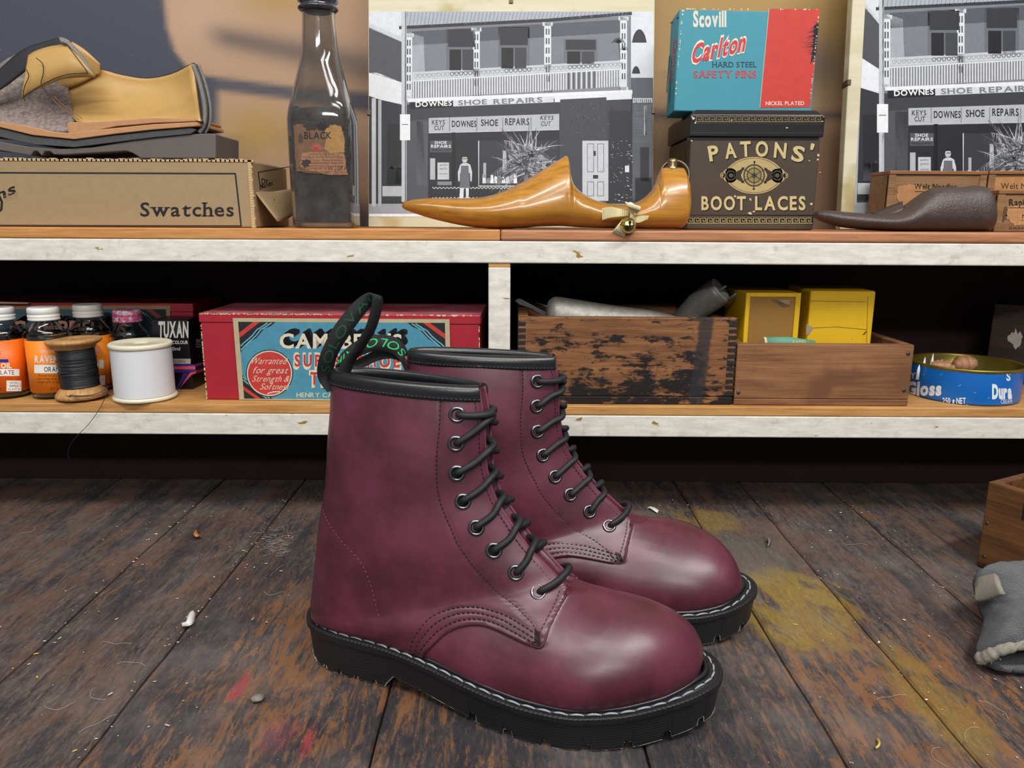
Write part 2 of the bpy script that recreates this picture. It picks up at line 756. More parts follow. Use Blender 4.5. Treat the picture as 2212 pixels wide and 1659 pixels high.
# sections of the upper: F(x,z) on the instep line, B(x,z) on heel / feather line, W half widths, p front roundness
KN = [((149, 214), (34, 217), 20, 20, 1.7, 2.5), ((152, 190), (32.5, 195), 26, 26, 1.8, 2.6), ((153, 163), (30, 165), 32, 31, 1.8, 2.8),
      ((159.5, 141), (26.5, 135), 34.5, 33, 1.75, 3.2), ((175, 120.5), (21, 103), 37, 35, 1.7, 4.6), ((187, 107), (17, 75), 38, 35.5, 1.7, 6.5),
      ((197, 98.5), (14.5, 52), 38, 36, 1.65, 8.5), ((204, 92.5), (14.0, 36), 38, 36, 1.65, 10.0), ((210, 88.5), (30, 34), 38.5, 36, 1.7, 8.0),
      ((218, 85.5), (75, 33.5), 41, 37, 1.8, 3.0), ((227, 83.2), (118, 32), 46, 39, 1.9, 2.4), ((238, 81.4), (158, 28.5), 51.5, 42, 2.05, 2.2),
      ((251, 79.4), (192, 26), 54.5, 46, 2.2, 2.2), ((265, 75.8), (222, 25.5), 52.5, 48, 2.35, 2.2), ((278, 69.6), (248, 27), 45.5, 47, 2.5, 2.2),
      ((288, 61.6), (268, 29.5), 34, 42, 2.5, 2.2), ((295, 51.8), (283, 31.5), 22, 35, 2.4, 2.2), ((298.5, 42.5), (292, 33), 11, 27, 2.2, 2.2),
      ((298, 36.5), (297, 34.5), 2, 14, 2.0, 2.2)]
NTS, NQ = 300, 84


def _cr1(vals, t):
    n = len(vals)
    i = min(int(t), n - 2)
    f = t - i
    p1, p2 = vals[i], vals[i + 1]
    p0 = vals[i - 1] if i > 0 else 2 * p1 - p2
    p3 = vals[i + 2] if i + 2 < n else 2 * p2 - p1
    return 0.5 * (2 * p1 + (p2 - p0) * f + (2 * p0 - 5 * p1 + 4 * p2 - p3) * f * f + (3 * p1 - p0 - 3 * p2 + p3) * f ** 3)


def boot_shell():
    Kf = [np.array(k[0], float) for k in KN]
    Kb = [np.array(k[1], float) for k in KN]
    Kw = [np.array([k[2], k[3], k[4], k[5]], float) for k in KN]
    # arc-length-like parameter so sections are evenly spaced over the mean of both lines
    fine = np.linspace(0, len(KN) - 1, 1200)
    fp = np.array([_cr1(Kf, t) for t in fine])
    bp = np.array([_cr1(Kb, t) for t in fine])
    dl = np.linalg.norm(np.diff(fp, axis=0), axis=1) + 0.6 * np.linalg.norm(np.diff(bp, axis=0), axis=1)
    cl = np.r_[0, np.cumsum(dl)]
    ts = np.interp(np.linspace(0, cl[-1], NTS), cl, fine)
    P = np.zeros((NTS, 2 * NQ + 1, 3))
    Sarc = np.zeros((NTS, 2 * NQ + 1))
    k = np.arange(NQ + 1) / NQ
    q = np.sin(k * pi / 2) ** 2 * 0.55 + (k ** 1.7) * 0.45
    for a, t in enumerate(ts):
        f, b, w = _cr1(Kf, t), _cr1(Kb, t), _cr1(Kw, t)
        onb = t >= 7
        yc = np.interp(f[0] * 0 + b[0], [190, 260, 300], [0, 3, 9])
        for side in (-1, 1):
            e = 0.0
            if onb:
                e = max(0.0, inner_w(b[0], side))
                if t < 8:
                    e *= 1.0
            ww = w[0 if side < 0 else 1]
            wd = (ww ** 10 + (e * 1.01) ** 10) ** 0.1
            fr = np.sqrt(np.clip(1 - (1 - q) ** w[2], 0, 1))
            r = w[3]
            g = e + (wd - e) * np.sqrt(np.clip(1 - q ** r, 0, 1))
            y = side * fr * g
            # the crest leans to the inner side towards the toe
            y = y + (1 - q) ** 2 * yc
            x = f[0] + (b[0] - f[0]) * q
            z = f[1] + (b[1] - f[1]) * q
            idx = NQ + side * np.arange(NQ + 1)
            P[a, idx, 0], P[a, idx, 1], P[a, idx, 2] = x, y, z
            d = np.r_[0, np.cumsum(np.sqrt(np.diff(x) ** 2 + np.diff(y) ** 2 + np.diff(z) ** 2))]
            Sarc[a, idx] = side * d
    du = np.gradient(P, axis=0)
    dv = np.gradient(P, axis=1)
    N = np.cross(du, dv)
    ln = np.linalg.norm(N, axis=2)
    N = N / np.maximum(ln, 1e-9)[:, :, None]
    # outward
    cen = np.array([120, 0, 60.0])
    if np.sum(N * (P - cen)) < 0:
        N = -N
    return P, N, Sarc, ts


BP, BN, BS, BT = boot_shell()
# quarter outline on the side view (x, z): lower seam over the vamp, then the front corner of the facing
QL = [(116, 26), (121, 36), (127, 43), (136.2, 52.8), (147, 58.9), (160, 61.8), (172, 61.6), (184, 60.4), (194, 59.5), (204.5, 60)]
QF = [(206.9, 69.6), (209.7, 77.7), (211.8, 82.4), (213, 90)]
TR = [(109.7, 30), (110.5, 37), (113.7, 47.2), (122.5, 59), (136.4, 66.7), (152.6, 70), (171.1, 69.5), (185.1, 67.2), (199.3, 64.3), (205.6, 61.6)]
HL = [(31, 117.5), (44.5, 109.4), (55.7, 102), (66, 95.7), (73.8, 87), (79, 74), (83, 57.8), (88, 43), (89, 33)]


def edge_s(t):
    return np.interp(t, [0, 1.5, 2.8, 4.1, 6.6, 8.2, 8.8, 9.2], [5, 5.2, 5.5, 6.8, 7.3, 8.6, 12, 18])


REAR_T = [0, .3, 1.39, 2.46, 3.35, 4.18, 5.15, 6.78, 8.92, 9.95, 10.67]
REAR_S = [31, 31.3, 35.8, 40.1, 43.8, 48, 47.8, 46.8, 46.9, 50, 56]
EYE = [(8.23, 26.1), (5.97, 26.5), (4.64, 28.4), (3.78, 29.5), (3.03, 27.4), (2.20, 25.8), (1.46, 24.3), (.74, 21.9)]


def seg_dist(X, Z, pl):
    """signed distance to an open polyline in the side view: positive on its left"""
    best = np.full(X.shape, 1e9)
    sg = np.ones(X.shape)
    for (x0, z0), (x1, z1) in zip(pl[:-1], pl[1:]):
        dx, dz = x1 - x0, z1 - z0
        L2 = dx * dx + dz * dz
        k = np.clip(((X - x0) * dx + (Z - z0) * dz) / L2, 0, 1)
        d = np.hypot(X - x0 - k * dx, Z - z0 - k * dz)
        c = dx * (Z - z0) - dz * (X - x0)
        m = d < best - 1e-9
        sg = np.where(m, np.sign(c), sg)
        best = np.where(m, d, best)
    return best * sg


QPL = [(x, z) for x, z, _ in [tuple(p) for p in cr([(x, z, 0) for x, z in QL], 6)]] + QF
SDX, SDZ = BP[:, :, 0], BP[:, :, 2]
SD_SEAM = seg_dist(SDX, SDZ, QPL + [(214, 300)])
TT = np.repeat(BT[:, None], 2 * NQ + 1, 1)
SD_EDGE = np.abs(BS) - edge_s(TT)
SD_EDGE = np.where(TT > 9.6, 50, SD_EDGE)
SDQ = np.minimum(SD_SEAM, SD_EDGE)


def sstep(x, a, b):
    k = np.clip((x - a) / (b - a), 0, 1)
    return k * k * (3 - 2 * k)


def rowcurve(k):
    return [((1 - k) * a[0] + k * b[0], (1 - k) * a[1] + k * b[1]) for a, b in zip(QL, TR)]


ROWS = [[(p.x, p.y) for p in cr([(x, z, 0) for x, z in rowcurve(k)], 6)] for k in (0.3, 0.64, 0.98)]
HLC = [(p.x, p.y) for p in cr([(x, z, 0) for x, z in HL], 6)]
QUART = SDQ > 0
TONG = (~QUART) & (np.abs(BS) < 22) & (SD_SEAM > 0) & (SDZ > 82)
disp = 1.9 * sstep(SDQ, -0.55, 0.55)
tong_k = sstep(-SD_EDGE, 0.0, 1.2) * sstep(SDZ, 82.5, 88)
disp = disp - 4.2 * tong_k
for rc in ROWS + [HLC]:
    d = np.abs(seg_dist(SDX, SDZ, rc))
    disp -= (0.45 if rc is not HLC else 0.3) * np.exp(-(d / 0.9) ** 2)
dr = np.abs(np.abs(BS) - np.interp(TT, REAR_T, REAR_S))
disp -= np.where(TT < 10.8, 0.4 * np.exp(-(dr / 0.9) ** 2), 0)
# soft hand-lasted unevenness
und = np.zeros_like(disp)
for i in range(0, NTS):
    for j in range(0, 2 * NQ + 1, 6):
        und[i, j] = mnoise.noise(Vector(BP[i, j]) * 0.028)
jj = np.arange(2 * NQ + 1)
for i in range(NTS):
    und[i] = np.interp(jj, jj[::6], und[i, ::6])
disp += und * 0.9
BPD = BP + BN * disp[:, :, None]


def surf(t, s, h=0.0):
    """point on the smooth shell at section t, arc distance s from the instep line, lifted by h (mm)"""
    i = float(np.interp(t, BT, np.arange(NTS)))
    a = min(int(i), NTS - 2)
    f = i - a
    out = []
    for r in (a, a + 1):
        j = float(np.interp(s, BS[r], jj))
        b = min(int(j), 2 * NQ - 1)
        g = j - b
        p = BP[r, b] * (1 - g) + BP[r, b + 1] * g
        n = BN[r, b] * (1 - g) + BN[r, b + 1] * g
        out.append((p, n))
    p = out[0][0] * (1 - f) + out[1][0] * f
    n = out[0][1] * (1 - f) + out[1][1] * f
    n = n / np.linalg.norm(n)
    return Vector(p + n * h), Vector(n)


_SV = [Vector(p) for p in BP.reshape(-1, 3)]
_M = 2 * NQ + 1
from mathutils.bvhtree import BVHTree
_BVH = BVHTree.FromPolygons(_SV, [(i * _M + j, (i + 1) * _M + j, (i + 1) * _M + j + 1, i * _M + j + 1)
                                  for i in range(NTS - 1) for j in range(_M - 1)])


def side_hit(x, z, side, h):
    r = _BVH.ray_cast(Vector((x, side * 200.0, z)), Vector((0, -side, 0)))
    if r[0] is None:
        return None
    n = r[1]
    if n.y * side < 0:
        n = -n
    return r[0] + n * h, n


def resample(pts, step):
    P = [p for p, _ in pts]
    out, acc = [pts[0]], 0.0
    for i in range(1, len(P)):
        L = (P[i] - P[i - 1]).length
        while acc + L >= step:
            k = (step - acc) / L
            p = P[i - 1].lerp(P[i], k)
            out.append((p, pts[i][1]))
            P[i - 1] = p
            L = (P[i] - p).length
            acc = 0.0
        acc += L
    return out


leather = NT('oxblood leather')
_co = leather.coord()
_n1 = leather.noise(_co, 30, 4, 0.6)
_n2 = leather.noise(_co, 900, 3, 0.6)
_n3 = leather.noise(leather.mp(_co, (60, 60, 14)), 1.0, 5, 0.7, 0.5)
leather.set(Base_Color=leather.mix(leather.step(_n1, 0.3, 0.7), hx('#461422'), hx('#602439')),
            Roughness=leather.m_('ADD', 0.32, leather.m_('MULTIPLY', _n3, 0.18)))
leather.b.inputs['Specular IOR Level'].default_value = 0.75
leather.b.inputs['Coat Weight'].default_value = 0.15
leather.b.inputs['Coat Roughness'].default_value = 0.33
leather.bump(leather.m_('ADD', leather.m_('MULTIPLY', _n2, 0.25), leather.m_('MULTIPLY', _n3, 0.6)), 0.12, 0.0005)
LEATHER = leather.m
RAWEDGE = plain('raw leather edge', '#6d3548', 0.7, var=0.25, scale=400)
BLACKLEATHER = plain('black calf binding', '#16171a', 0.33, spec=0.7, var=0.2, scale=120, bump=0.15)
LINING = plain('black lining', '#141315', 0.8, var=0.2)
THREAD = plain('dark thread', '#1c1115', 0.7)
PTHREAD = plain('plum thread', '#6a3850', 0.7)
LACE = plain('black braided cord', '#17171b', 0.62, spec=0.5, var=0.35, scale=700)
STEEL = plain('gunmetal eyelet', '#77787b', 0.28, metal=1.0, var=0.2, scale=300)
HOLE = plain('eyelet hole', '#050506', 0.9)
RUBBER = plain('black rubber', '#1a1a1d', 0.52, spec=0.45, var=0.25, scale=150, bump=0.25, bdist=0.0003)
FLASH = plain('torn rubber flash', '#b9b6ad', 0.8, var=0.35, scale=500)
WELTTHREAD = plain('grey white welt thread', '#8f9296', 0.6, var=0.4, scale=500)
RIBBON = plain('black woven ribbon', '#131416', 0.75, var=0.3, scale=900, bump=0.3)
GREENINK = print_mat('woven lettering', 0.6, 0.15, 300)


def stitch_line(mb, pts, ln=2.3, gap=0.9, r=0.36, wiggle=0.0):
    """pts: dense list of (point, normal)"""
    rs = resample(pts, 0.5)
    k, i = int((ln) / 0.5), 0
    st = int((ln + gap) / 0.5)
    while i + k < len(rs):
        seg = [rs[i + q][0] for q in range(0, k + 1, max(1, k // 2))]
        n = rs[i + k // 2][1]
        seg = [p + n * (0.30 if 0 < q < len(seg) - 1 else 0.02) for q, p in enumerate(seg)]
        mb.tube(seg, r, 5)
        i += st


def make_boot(name, origin, yaw, flip, label, tabshape, tabtext, sc=1.0, ink='#20c26a'):
    root = empty(name, origin, -radians(yaw), label, 'boot', 'pair of oxblood lace-up boots')
    sgn = -1 if flip else 1

    def S(p):
        return (p[0] * MMB * sc, p[1] * MMB * sc * sgn, p[2] * MMB * sc)

    def fin(mb, nm, mats, par=root, **kw):
        mb.v = [S(p) for p in mb.v]
        return mb.build(nm, mats, par, **kw)

    # ---- upper panels cut out of one shell
    Pf = BPD.reshape(-1, 3)
    qv, tv = QUART, TONG
    jc = np.arange(_M)
    side_near = np.repeat((jc <= NQ)[None, :], NTS, 0)
    fq = QUART[:-1, :-1] & QUART[1:, 1:]
    ft = (TONG[:-1, :-1] | TONG[1:, 1:]) & ~fq
    fn_ = side_near[:-1, 1:]
    cls = np.where(fq, np.where(fn_, 0, 1), np.where(ft, 2, 3))
    objs = {}
    for c, nm in ((3, 'vamp'), (0, 'quarter'), (1, 'quarter'), (2, 'tongue')):
        ii, kk = np.nonzero(cls == c)
        quads = np.stack([ii * _M + kk, (ii + 1) * _M + kk, (ii + 1) * _M + kk + 1, ii * _M + kk + 1], 1)
        used, inv = np.unique(quads.ravel(), return_inverse=True)
        mb = MB()
        mb.add(Pf[used].tolist(), inv.reshape(-1, 4).tolist(), 0, True)
        objs[c] = fin(mb, nm, LEATHER)

    # ---- cut edges of the quarters
    for sd in (-1, 1):
        q = objs[0 if sd < 0 else 1]
        mb = MB()
        pts = []
        for t in np.linspace(0.02, 8.75, 150):
            pts.append(surf(t, sd * (edge_s(t) + 0.2), 0.9)[0])
        mb.tube(pts, 1.05, 6)
        sp = [(p.x, p.y) for p in cr([(x, z, 0) for x, z in QL + QF[:3]], 8)]
        pts = [side_hit(x, z, sd, 0.75) for x, z in sp]
        fin(mb, 'cut_edge', RAWEDGE, q)
        mb = MB()
        mb.tube([p[0] for p in pts if p], 0.75, 6)
        fin(mb, 'seam_edge', plain('shaded seam edge', '#3d1520', 0.5), q)  # dark tone paints in the shadow line along the overlapping panel edge
        # thread
        mb = MB()
        stitch_line(mb, [surf(t, sd * (edge_s(t) + 4.2), 1.9) for t in np.linspace(0.35, 8.3, 260)])
        fr = [side_hit(x, z, sd, 1.9) for x, z in [(p.x, p.y) for p in cr([(207, 83.5, 0), (206.3, 78, 0), (203.8, 70.5, 0), (201, 63.5, 0)], 8)]]
        stitch_line(mb, [p for p in fr if p])
        stitch_line(mb, [surf(t, sd * float(np.interp(t, REAR_T, REAR_S)), 1.7) for t in np.linspace(0.1, 10.6, 420)])
        for rc in ROWS:
            stitch_line(mb, [p for p in (side_hit(x, z, sd, 1.6) for x, z in rc) if p], 2.8, 1.0, 0.5)
        # bar tack where the rows meet
        for k in range(3):
            a, b = side_hit(198.5 + k * 1.4, 66 - k * .4, sd, 2.1), side_hit(200.5 + k * 1.6, 60.6, sd, 2.1)
            if a and b:
                mb.tube([a[0], b[0]], 0.5, 5)
        fin(mb, 'seam_stitching', THREAD, q)
        mb = MB()
        stitch_line(mb, [p for p in (side_hit(x, z, sd, 1.65) for x, z in HLC) if p], 2.6, 1.2, 0.34)
        fin(mb, 'heel_stitching', PTHREAD, q)

    # ---- back seam strip
    mb = MB()
    mb.tube([Vector(BPD[i, 2 * NQ]) + Vector((-0.4, 0, 0)) for i in range(4, 139, 3)], 1.5, 8, flat=2.2)
    fin(mb, 'back_strip', LEATHER)

    # ---- cuff binding and lining
    edge0 = float(edge_s(0.0))
    s0 = BS[0]
    near = [j for j in range(0, NQ + 1) if s0[j] <= -edge0][::-1]
    far = [j for j in range(NQ, _M) if s0[j] >= edge0][::-1]
    path = near + far[1:]
    prof = [(1.7, 9.2), (2.7, 8.4), (2.6, 6.6), (3.2, 4.8), (3.5, 2.2), (2.9, 0.0), (1.4, -1.7), (-0.4, -2.2), (-2.2, -1.2), (-3.2, 1.5),
            (-3.2, 5), (-2.5, 9), (-2.6, 13)]
    rows, stl = [], []
    for j in path:
        p0 = Vector(BP[0, j])
        dn = (Vector(BP[14, j]) - p0).normalized()
        n = Vector(BN[0, j])
        n = (n - dn * n.dot(dn)).normalized()
        rows.append([p0 + n * a + dn * b for a, b in prof])
        stl.append((p0 + n * 2.75 + dn * 7.3, n))
    mb = MB()
    mb.grid(rows)
    base = len(mb.v)
    m = len(prof)
    mb.f += [tuple(range(m)), tuple((len(rows) - 1) * m + k for k in reversed(range(m)))]
    mb.mi += [0, 0]
    mb.sm += [False, False]
    bind = fin(mb, 'cuff_binding', BLACKLEATHER)
    mb = MB()
    stitch_line(mb, stl, 2.2, 0.9, 0.32)
    fin(mb, 'binding_stitching', plain('grey black thread', '#3a3a3e', 0.6), bind)
    rows = []
    for j in path:
        rows.append([Vector(BP[i, j]) - Vector(BN[i, j]) * 2.6 for i in range(2, 104, 4)])
    mb = MB()
    mb.grid(rows)
    fin(mb, 'lining', LINING)

    # ---- eyelets
    for sd in (-1, 1):
        for t, s in EYE:
            p, n = surf(t, sd * s, 1.9)
            q = n.to_track_quat('Z', 'Y')
            mb = MB()
            mb.lathe([(3.2, -0.8), (3.25, 0.35), (3.75, 1.0), (4.6, 1.15), (5.3, 0.75), (5.7, 0.1), (5.6, -0.4)], 28)
            nb = len(mb.v)
            mb.add([(3.3 * cos(2 * pi * k / 24), 3.3 * sin(2 * pi * k / 24), -0.25) for k in range(24)], [tuple(range(24))], 1)
            mb.v = [tuple(p + q @ Vector(v)) for v in mb.v]
            fin(mb, 'eyelet', [STEEL, HOLE])

    # ---- lace
    mb = MB()

    def cord(ctrl, r=2.35):
        pts = cr(ctrl, 10)
        L = 0.0
        n = 12
        rows = []
        up = None
        dense = resample([(p, None) for p in pts], 0.55)
        dense = [p for p, _ in dense]
        for i, p in enumerate(dense):
            d = (dense[min(i + 1, len(dense) - 1)] - dense[max(i - 1, 0)]).normalized()
            if up is None:
                up = d.orthogonal().normalized()
            up = (up - d * up.dot(d)).normalized()
            s_ = d.cross(up)
            u = i * 0.55 * 2.1
            row = []
            for k in range(n):
                a = 2 * pi * k / n
                rr = r * (1 + 0.085 * (sin(u + 2 * a) * sin(u - 2 * a)) + 0.03 * sin(3 * a))
                row.append(p + (up * cos(a) + s_ * sin(a)) * rr)
            rows.append(row)
        b = len(mb.v)
        mb.grid(rows, cv=True)
        for e in (0, len(rows) - 1):
            mb.f.append(tuple(b + e * n + k for k in range(n)))
            mb.mi.append(0)
            mb.sm.append(True)

    for i, (t, s) in enumerate(EYE):
        if i == 0:
            cord([surf(t, -s, -0.5)[0], surf(t, -s + 2.5, 3.6)[0], surf(t - .15, -s + 10, 4.6)[0], surf(t - .5, -8, 4.8)[0], surf(t - .8, 0, 5.0)[0],
                  surf(t - .5, 8, 4.8)[0], surf(t - .15, s - 10, 4.6)[0], surf(t, s - 2.5, 3.6)[0], surf(t, s, -0.5)[0]])
            continue
        tn = EYE[i + 1][0] if i < 7 else 0.42
        lo = EYE[i][0]
        for sd in (-1, 1):
            o = 0.0 if sd < 0 else 0.2 * (lo - tn)
            if i == 7:
                cord([surf(t, sd * s, -0.5)[0], surf(t, sd * (s - 2.6), 3.8)[0], surf(t, sd * 13, 4.8)[0], surf(t - .02, sd * 5, 5.0)[0],
                      surf(t - .02, sd * 0.5, 3.5 if sd < 0 else 0)[0], surf(t, -sd * 5, -3.6)[0], surf(t, -sd * 9, -4.5)[0]])
                continue
            k = lo - tn
            es = float(edge_s(lo))
            cord([surf(lo, sd * s, -0.5)[0], surf(lo - .08 * k, sd * (s - 2.2), 3.9)[0], surf(lo - .40 * k, sd * (es + 8), 4.6)[0],
                  surf(lo - .74 * k + o, sd * (es + 0.5), 4.9)[0], surf(lo - .90 * k + o, sd * (es - 5.5), 3.2 if sd < 0 else 1.6)[0],
                  surf(lo - .98 * k + o, -sd * (es - 3), 0.2)[0], surf(lo - 1.05 * k + o, -sd * (es + 4), -2.2)[0]])
    fin(mb, 'lace', LACE)

    # ---- sole
    n = len(OC)
    arc = np.arange(n) / n * OLEN
    zt, zb = z_top(OC[:, 0]), z_bot(OC[:, 0])
    notch = np.where(OC[:, 0] > 152, ((arc % 26.5) < 6) * 4.2, 0) + np.where(OC[:, 0] < 84, ((arc % 15) < 2.6) * 2.4, 0)
    zb = zb + notch
    lv = [(0, -5.2), (0.02, -4.4)]
    for k in range(9):
        f0 = 0.08 + k * 0.078
        lv += [(f0, -4.2 + 3.0 * f0), (f0 + 0.05, -4.2 + 3.0 * f0 + 0.28)]
    lv += [(0.80, -1.5), (0.83, -0.2), (0.97, 0.1), (1.0, -0.5), (1.0, -2.2), (0.985, -2.7), (0.985, -4.4), (1.0, -4.9), (1.02, -8.5), (0.9, -15)]
    rows = []
    rib = np.where((np.arange(n) // 2) % 2 == 0, 0.0, -0.28)
    for f, off in lv:
        o = off + (rib if 0.82 < f <= 1.0 and off > -1 else 0)
        xy = OC + ON * (np.asarray(o)[..., None] if np.ndim(o) else o)
        z = zb + (zt - zb) * min(f, 1) + max(0, f - 1) * 20
        rows.append(np.column_stack([xy, z]))
    arr = np.stack(rows, 1)
    mb = MB()
    mb.grid(arr.tolist(), cu=True, sm=False)
    inner = np.column_stack([OC - ON * 18, zb])
    b = len(mb.v)
    mb.v += [tuple(p) for p in inner]
    m = len(lv)
    for i in range(n):
        mb.f.append((i * m, b + i, b + (i + 1) % n, ((i + 1) % n) * m))
        mb.mi.append(0)
        mb.sm.append(False)
    mb.f.append(tuple(b + i for i in range(n)))
    mb.mi.append(0)
    mb.sm.append(False)
    sole = fin(mb, 'sole', RUBBER)
    mb = MB()
    r2 = random.Random(3 + flip)
    hgt = 0.5
    for i in range(n):
        hgt = max(0.15, min(2.1, hgt + r2.uniform(-0.5, 0.5)))
        j = (i + 1) % n
        a, c = OC[i] - ON[i] * 4.6, OC[j] - ON[j] * 4.6
        a2, c2 = OC[i] - ON[i] * (4.3 - hgt * .55), OC[j] - ON[j] * (4.3 - hgt * .55)
        if zb[i] - z_bot(OC[i, 0]) > 1 and r2.random() < 0.5:
            continue
        z0, z1 = float(zb[i]), float(zb[j])
        mb.add([(a[0], a[1], z0 + .15), (c[0], c[1], z1 + .15), (c2[0], c2[1], z1 + .1 + hgt * .75), (a2[0], a2[1], z0 + .1 + hgt * .75)], [(0, 1, 2, 3)])
    fin(mb, 'moulding_flash', FLASH, sole)
    # welt bead and white welt stitches
    mb = MB()
    bead = [(OC[i, 0] - ON[i, 0] * (INSET[i] - .3), OC[i, 1] - ON[i, 1] * (INSET[i] - .3), float(zt[i]) + 0.9) for i in range(0, n, 4)]
    mb.tube(bead, 1.7, 8, closed=True)
    welt = fin(mb, 'welt', BLACKLEATHER)
    mb = MB()
    i, stp = 0, n * 10.6 / OLEN
    while i < n - 6:
        seg = []
        for k in range(6):
            a = int(i + k * stp * 0.9 / 5) % n
            w = 3.5 + (INSET[a] - 7.5) * .6 + 0.55 * (k / 5 - .5)
            seg.append((OC[a, 0] - ON[a, 0] * w, OC[a, 1] - ON[a, 1] * w, float(zt[a]) + (0.1, .55, .75, .75, .5, .0)[k]))
        mb.tube(seg, [0.4, 0.66, 0.74, 0.74, 0.62, 0.35], 6)
        i += stp
    fin(mb, 'welt_stitching', WELTTHREAD, welt)

    # ---- heel pull tab: a folded ribbon; ctrl = (point, half width vector)
    P_ = cr([c[0] for c in tabshape], 14)
    H_ = cr([c[1] for c in tabshape], 14)
    rows = []
    for i, (p, h) in enumerate(zip(P_, H_)):
        d = (P_[min(i + 1, len(P_) - 1)] - P_[max(i - 1, 0)]).normalized()
        nn = d.cross(h).normalized() * 0.5
        rows.append([p - h - nn, p + h - nn, p + h + nn, p - h + nn])
    mb = MB()
    mb.grid(rows, cv=True)
    tab = fin(mb, 'pull_tab', RIBBON)
    cum = [0.0]
    for a, b_ in zip(P_, P_[1:]):
        cum.append(cum[-1] + (b_ - a).length)

    def onrib(u, v, w, side=1):
        i = min(max(float(np.interp(u, cum, range(len(cum)))), 0), len(P_) - 1.001)
        a = int(i)
        f = i - a
        p, h = P_[a].lerp(P_[a + 1], f), H_[a].lerp(H_[a + 1], f)
        d = (P_[a + 1] - P_[a]).normalized()
        nn = d.cross(h).normalized()
        q = p + h * v + nn * side * (0.62 + w * 1000)
        return S(q)
    for side, u0, u1, rev in tabtext:
        ar = Art()
        tx = ar.text('SOLOVAIR', 0, -0.52, 1.04, ink, width=abs(u1 - u0), bold=-0.0, shear=2.2, gap=0.13)
        ar.build('tab_lettering', tab, lambda u, v, w, s=side, a=u0, b=u1, r=rev: onrib(a + u, v * s * sgn, w, s), GREENINK, cut=1.0)
    return root


V3 = Vector
tabA = [(V3((33, -2, 203)), V3((1, 5.5, 0))), (V3((28, -3, 213)), V3((3, 5.0, 0))), (V3((33, -6, 228)), V3((4.8, 3.8, 0.2))), (V3((43, -4, 246)), V3((5.4, 2.5, -1.8))),
        (V3((55, 2, 263)), V3((4.4, 2.6, -2.4))), (V3((64, 6, 271.5)), V3((1.6, 4.0, -1.5))), (V3((65.5, 8, 266)), V3((1.2, 5.0, -.4))), (V3((60, 8, 249)), V3((1.0, 5.4, -.5))),
        (V3((51, 6, 234)), V3((1.4, 5.3, -.6))), (V3((43, 2, 222)), V3((2, 5.2, -.5))), (V3((39, 0, 207)), V3((2, 5, 0)))]
tabB = [(V3((30, 0, 203)), V3((0, 5.5, 1))), (V3((28, -1, 213)), V3((1.5, 5, 3.5))), (V3((20, -3, 221.5)), V3((2, 3.0, 5.6))), (V3((6, -4, 223.5)), V3((-0.5, 2.6, 6.0))),
        (V3((-7, -5, 219)), V3((-2.4, 2.8, 5.2))), (V3((-20, -6, 210.5)), V3((-2.0, 3.0, 3.2))), (V3((-25, -5, 205.5)), V3((0, 4.0, 1))), (V3((-18, -3, 204)), V3((1, 4.6, 1.5))),
        (V3((-5, -1, 207.5)), V3((-.6, 4, 3.4))), (V3((8, 0, 213.5)), V3((0, 4, 4))), (V3((21, 1, 214)), V3((1, 4.6, 3))), (V3((33, 2, 205)), V3((0, 5, 0)))]
make_boot('boot', (-.158, .548, 0), 20, False,
          'oxblood leather lace-up boot standing nearest the camera, white stitching round its black sole', tabA,
          [(1, 14, 88, False), (-1, 14, 88, False)], ink='#0f5232')
tabBm = [(V3((p.x, -p.y, p.z)), V3((h.x, -h.y, h.z))) for p, h in tabB]
make_boot('boot', (-.115, .610, 0), 5, True,
          'oxblood leather lace-up boot partly hidden behind its mate, pull tab flopped backwards', tabBm,
          [(1, 10, 72, False), (-1, 10, 72, False)], sc=1.012)
# ================================================================== SETTING: wall, bench, shelf unit
YS = 0.78           # front plane of the shelf edges
ZT, ZW0, ZW1 = 0.3124, 0.2794, 0.3014
ZL, ZL0, ZL1 = 0.1321, 0.0990, 0.1221
YW = 1.0


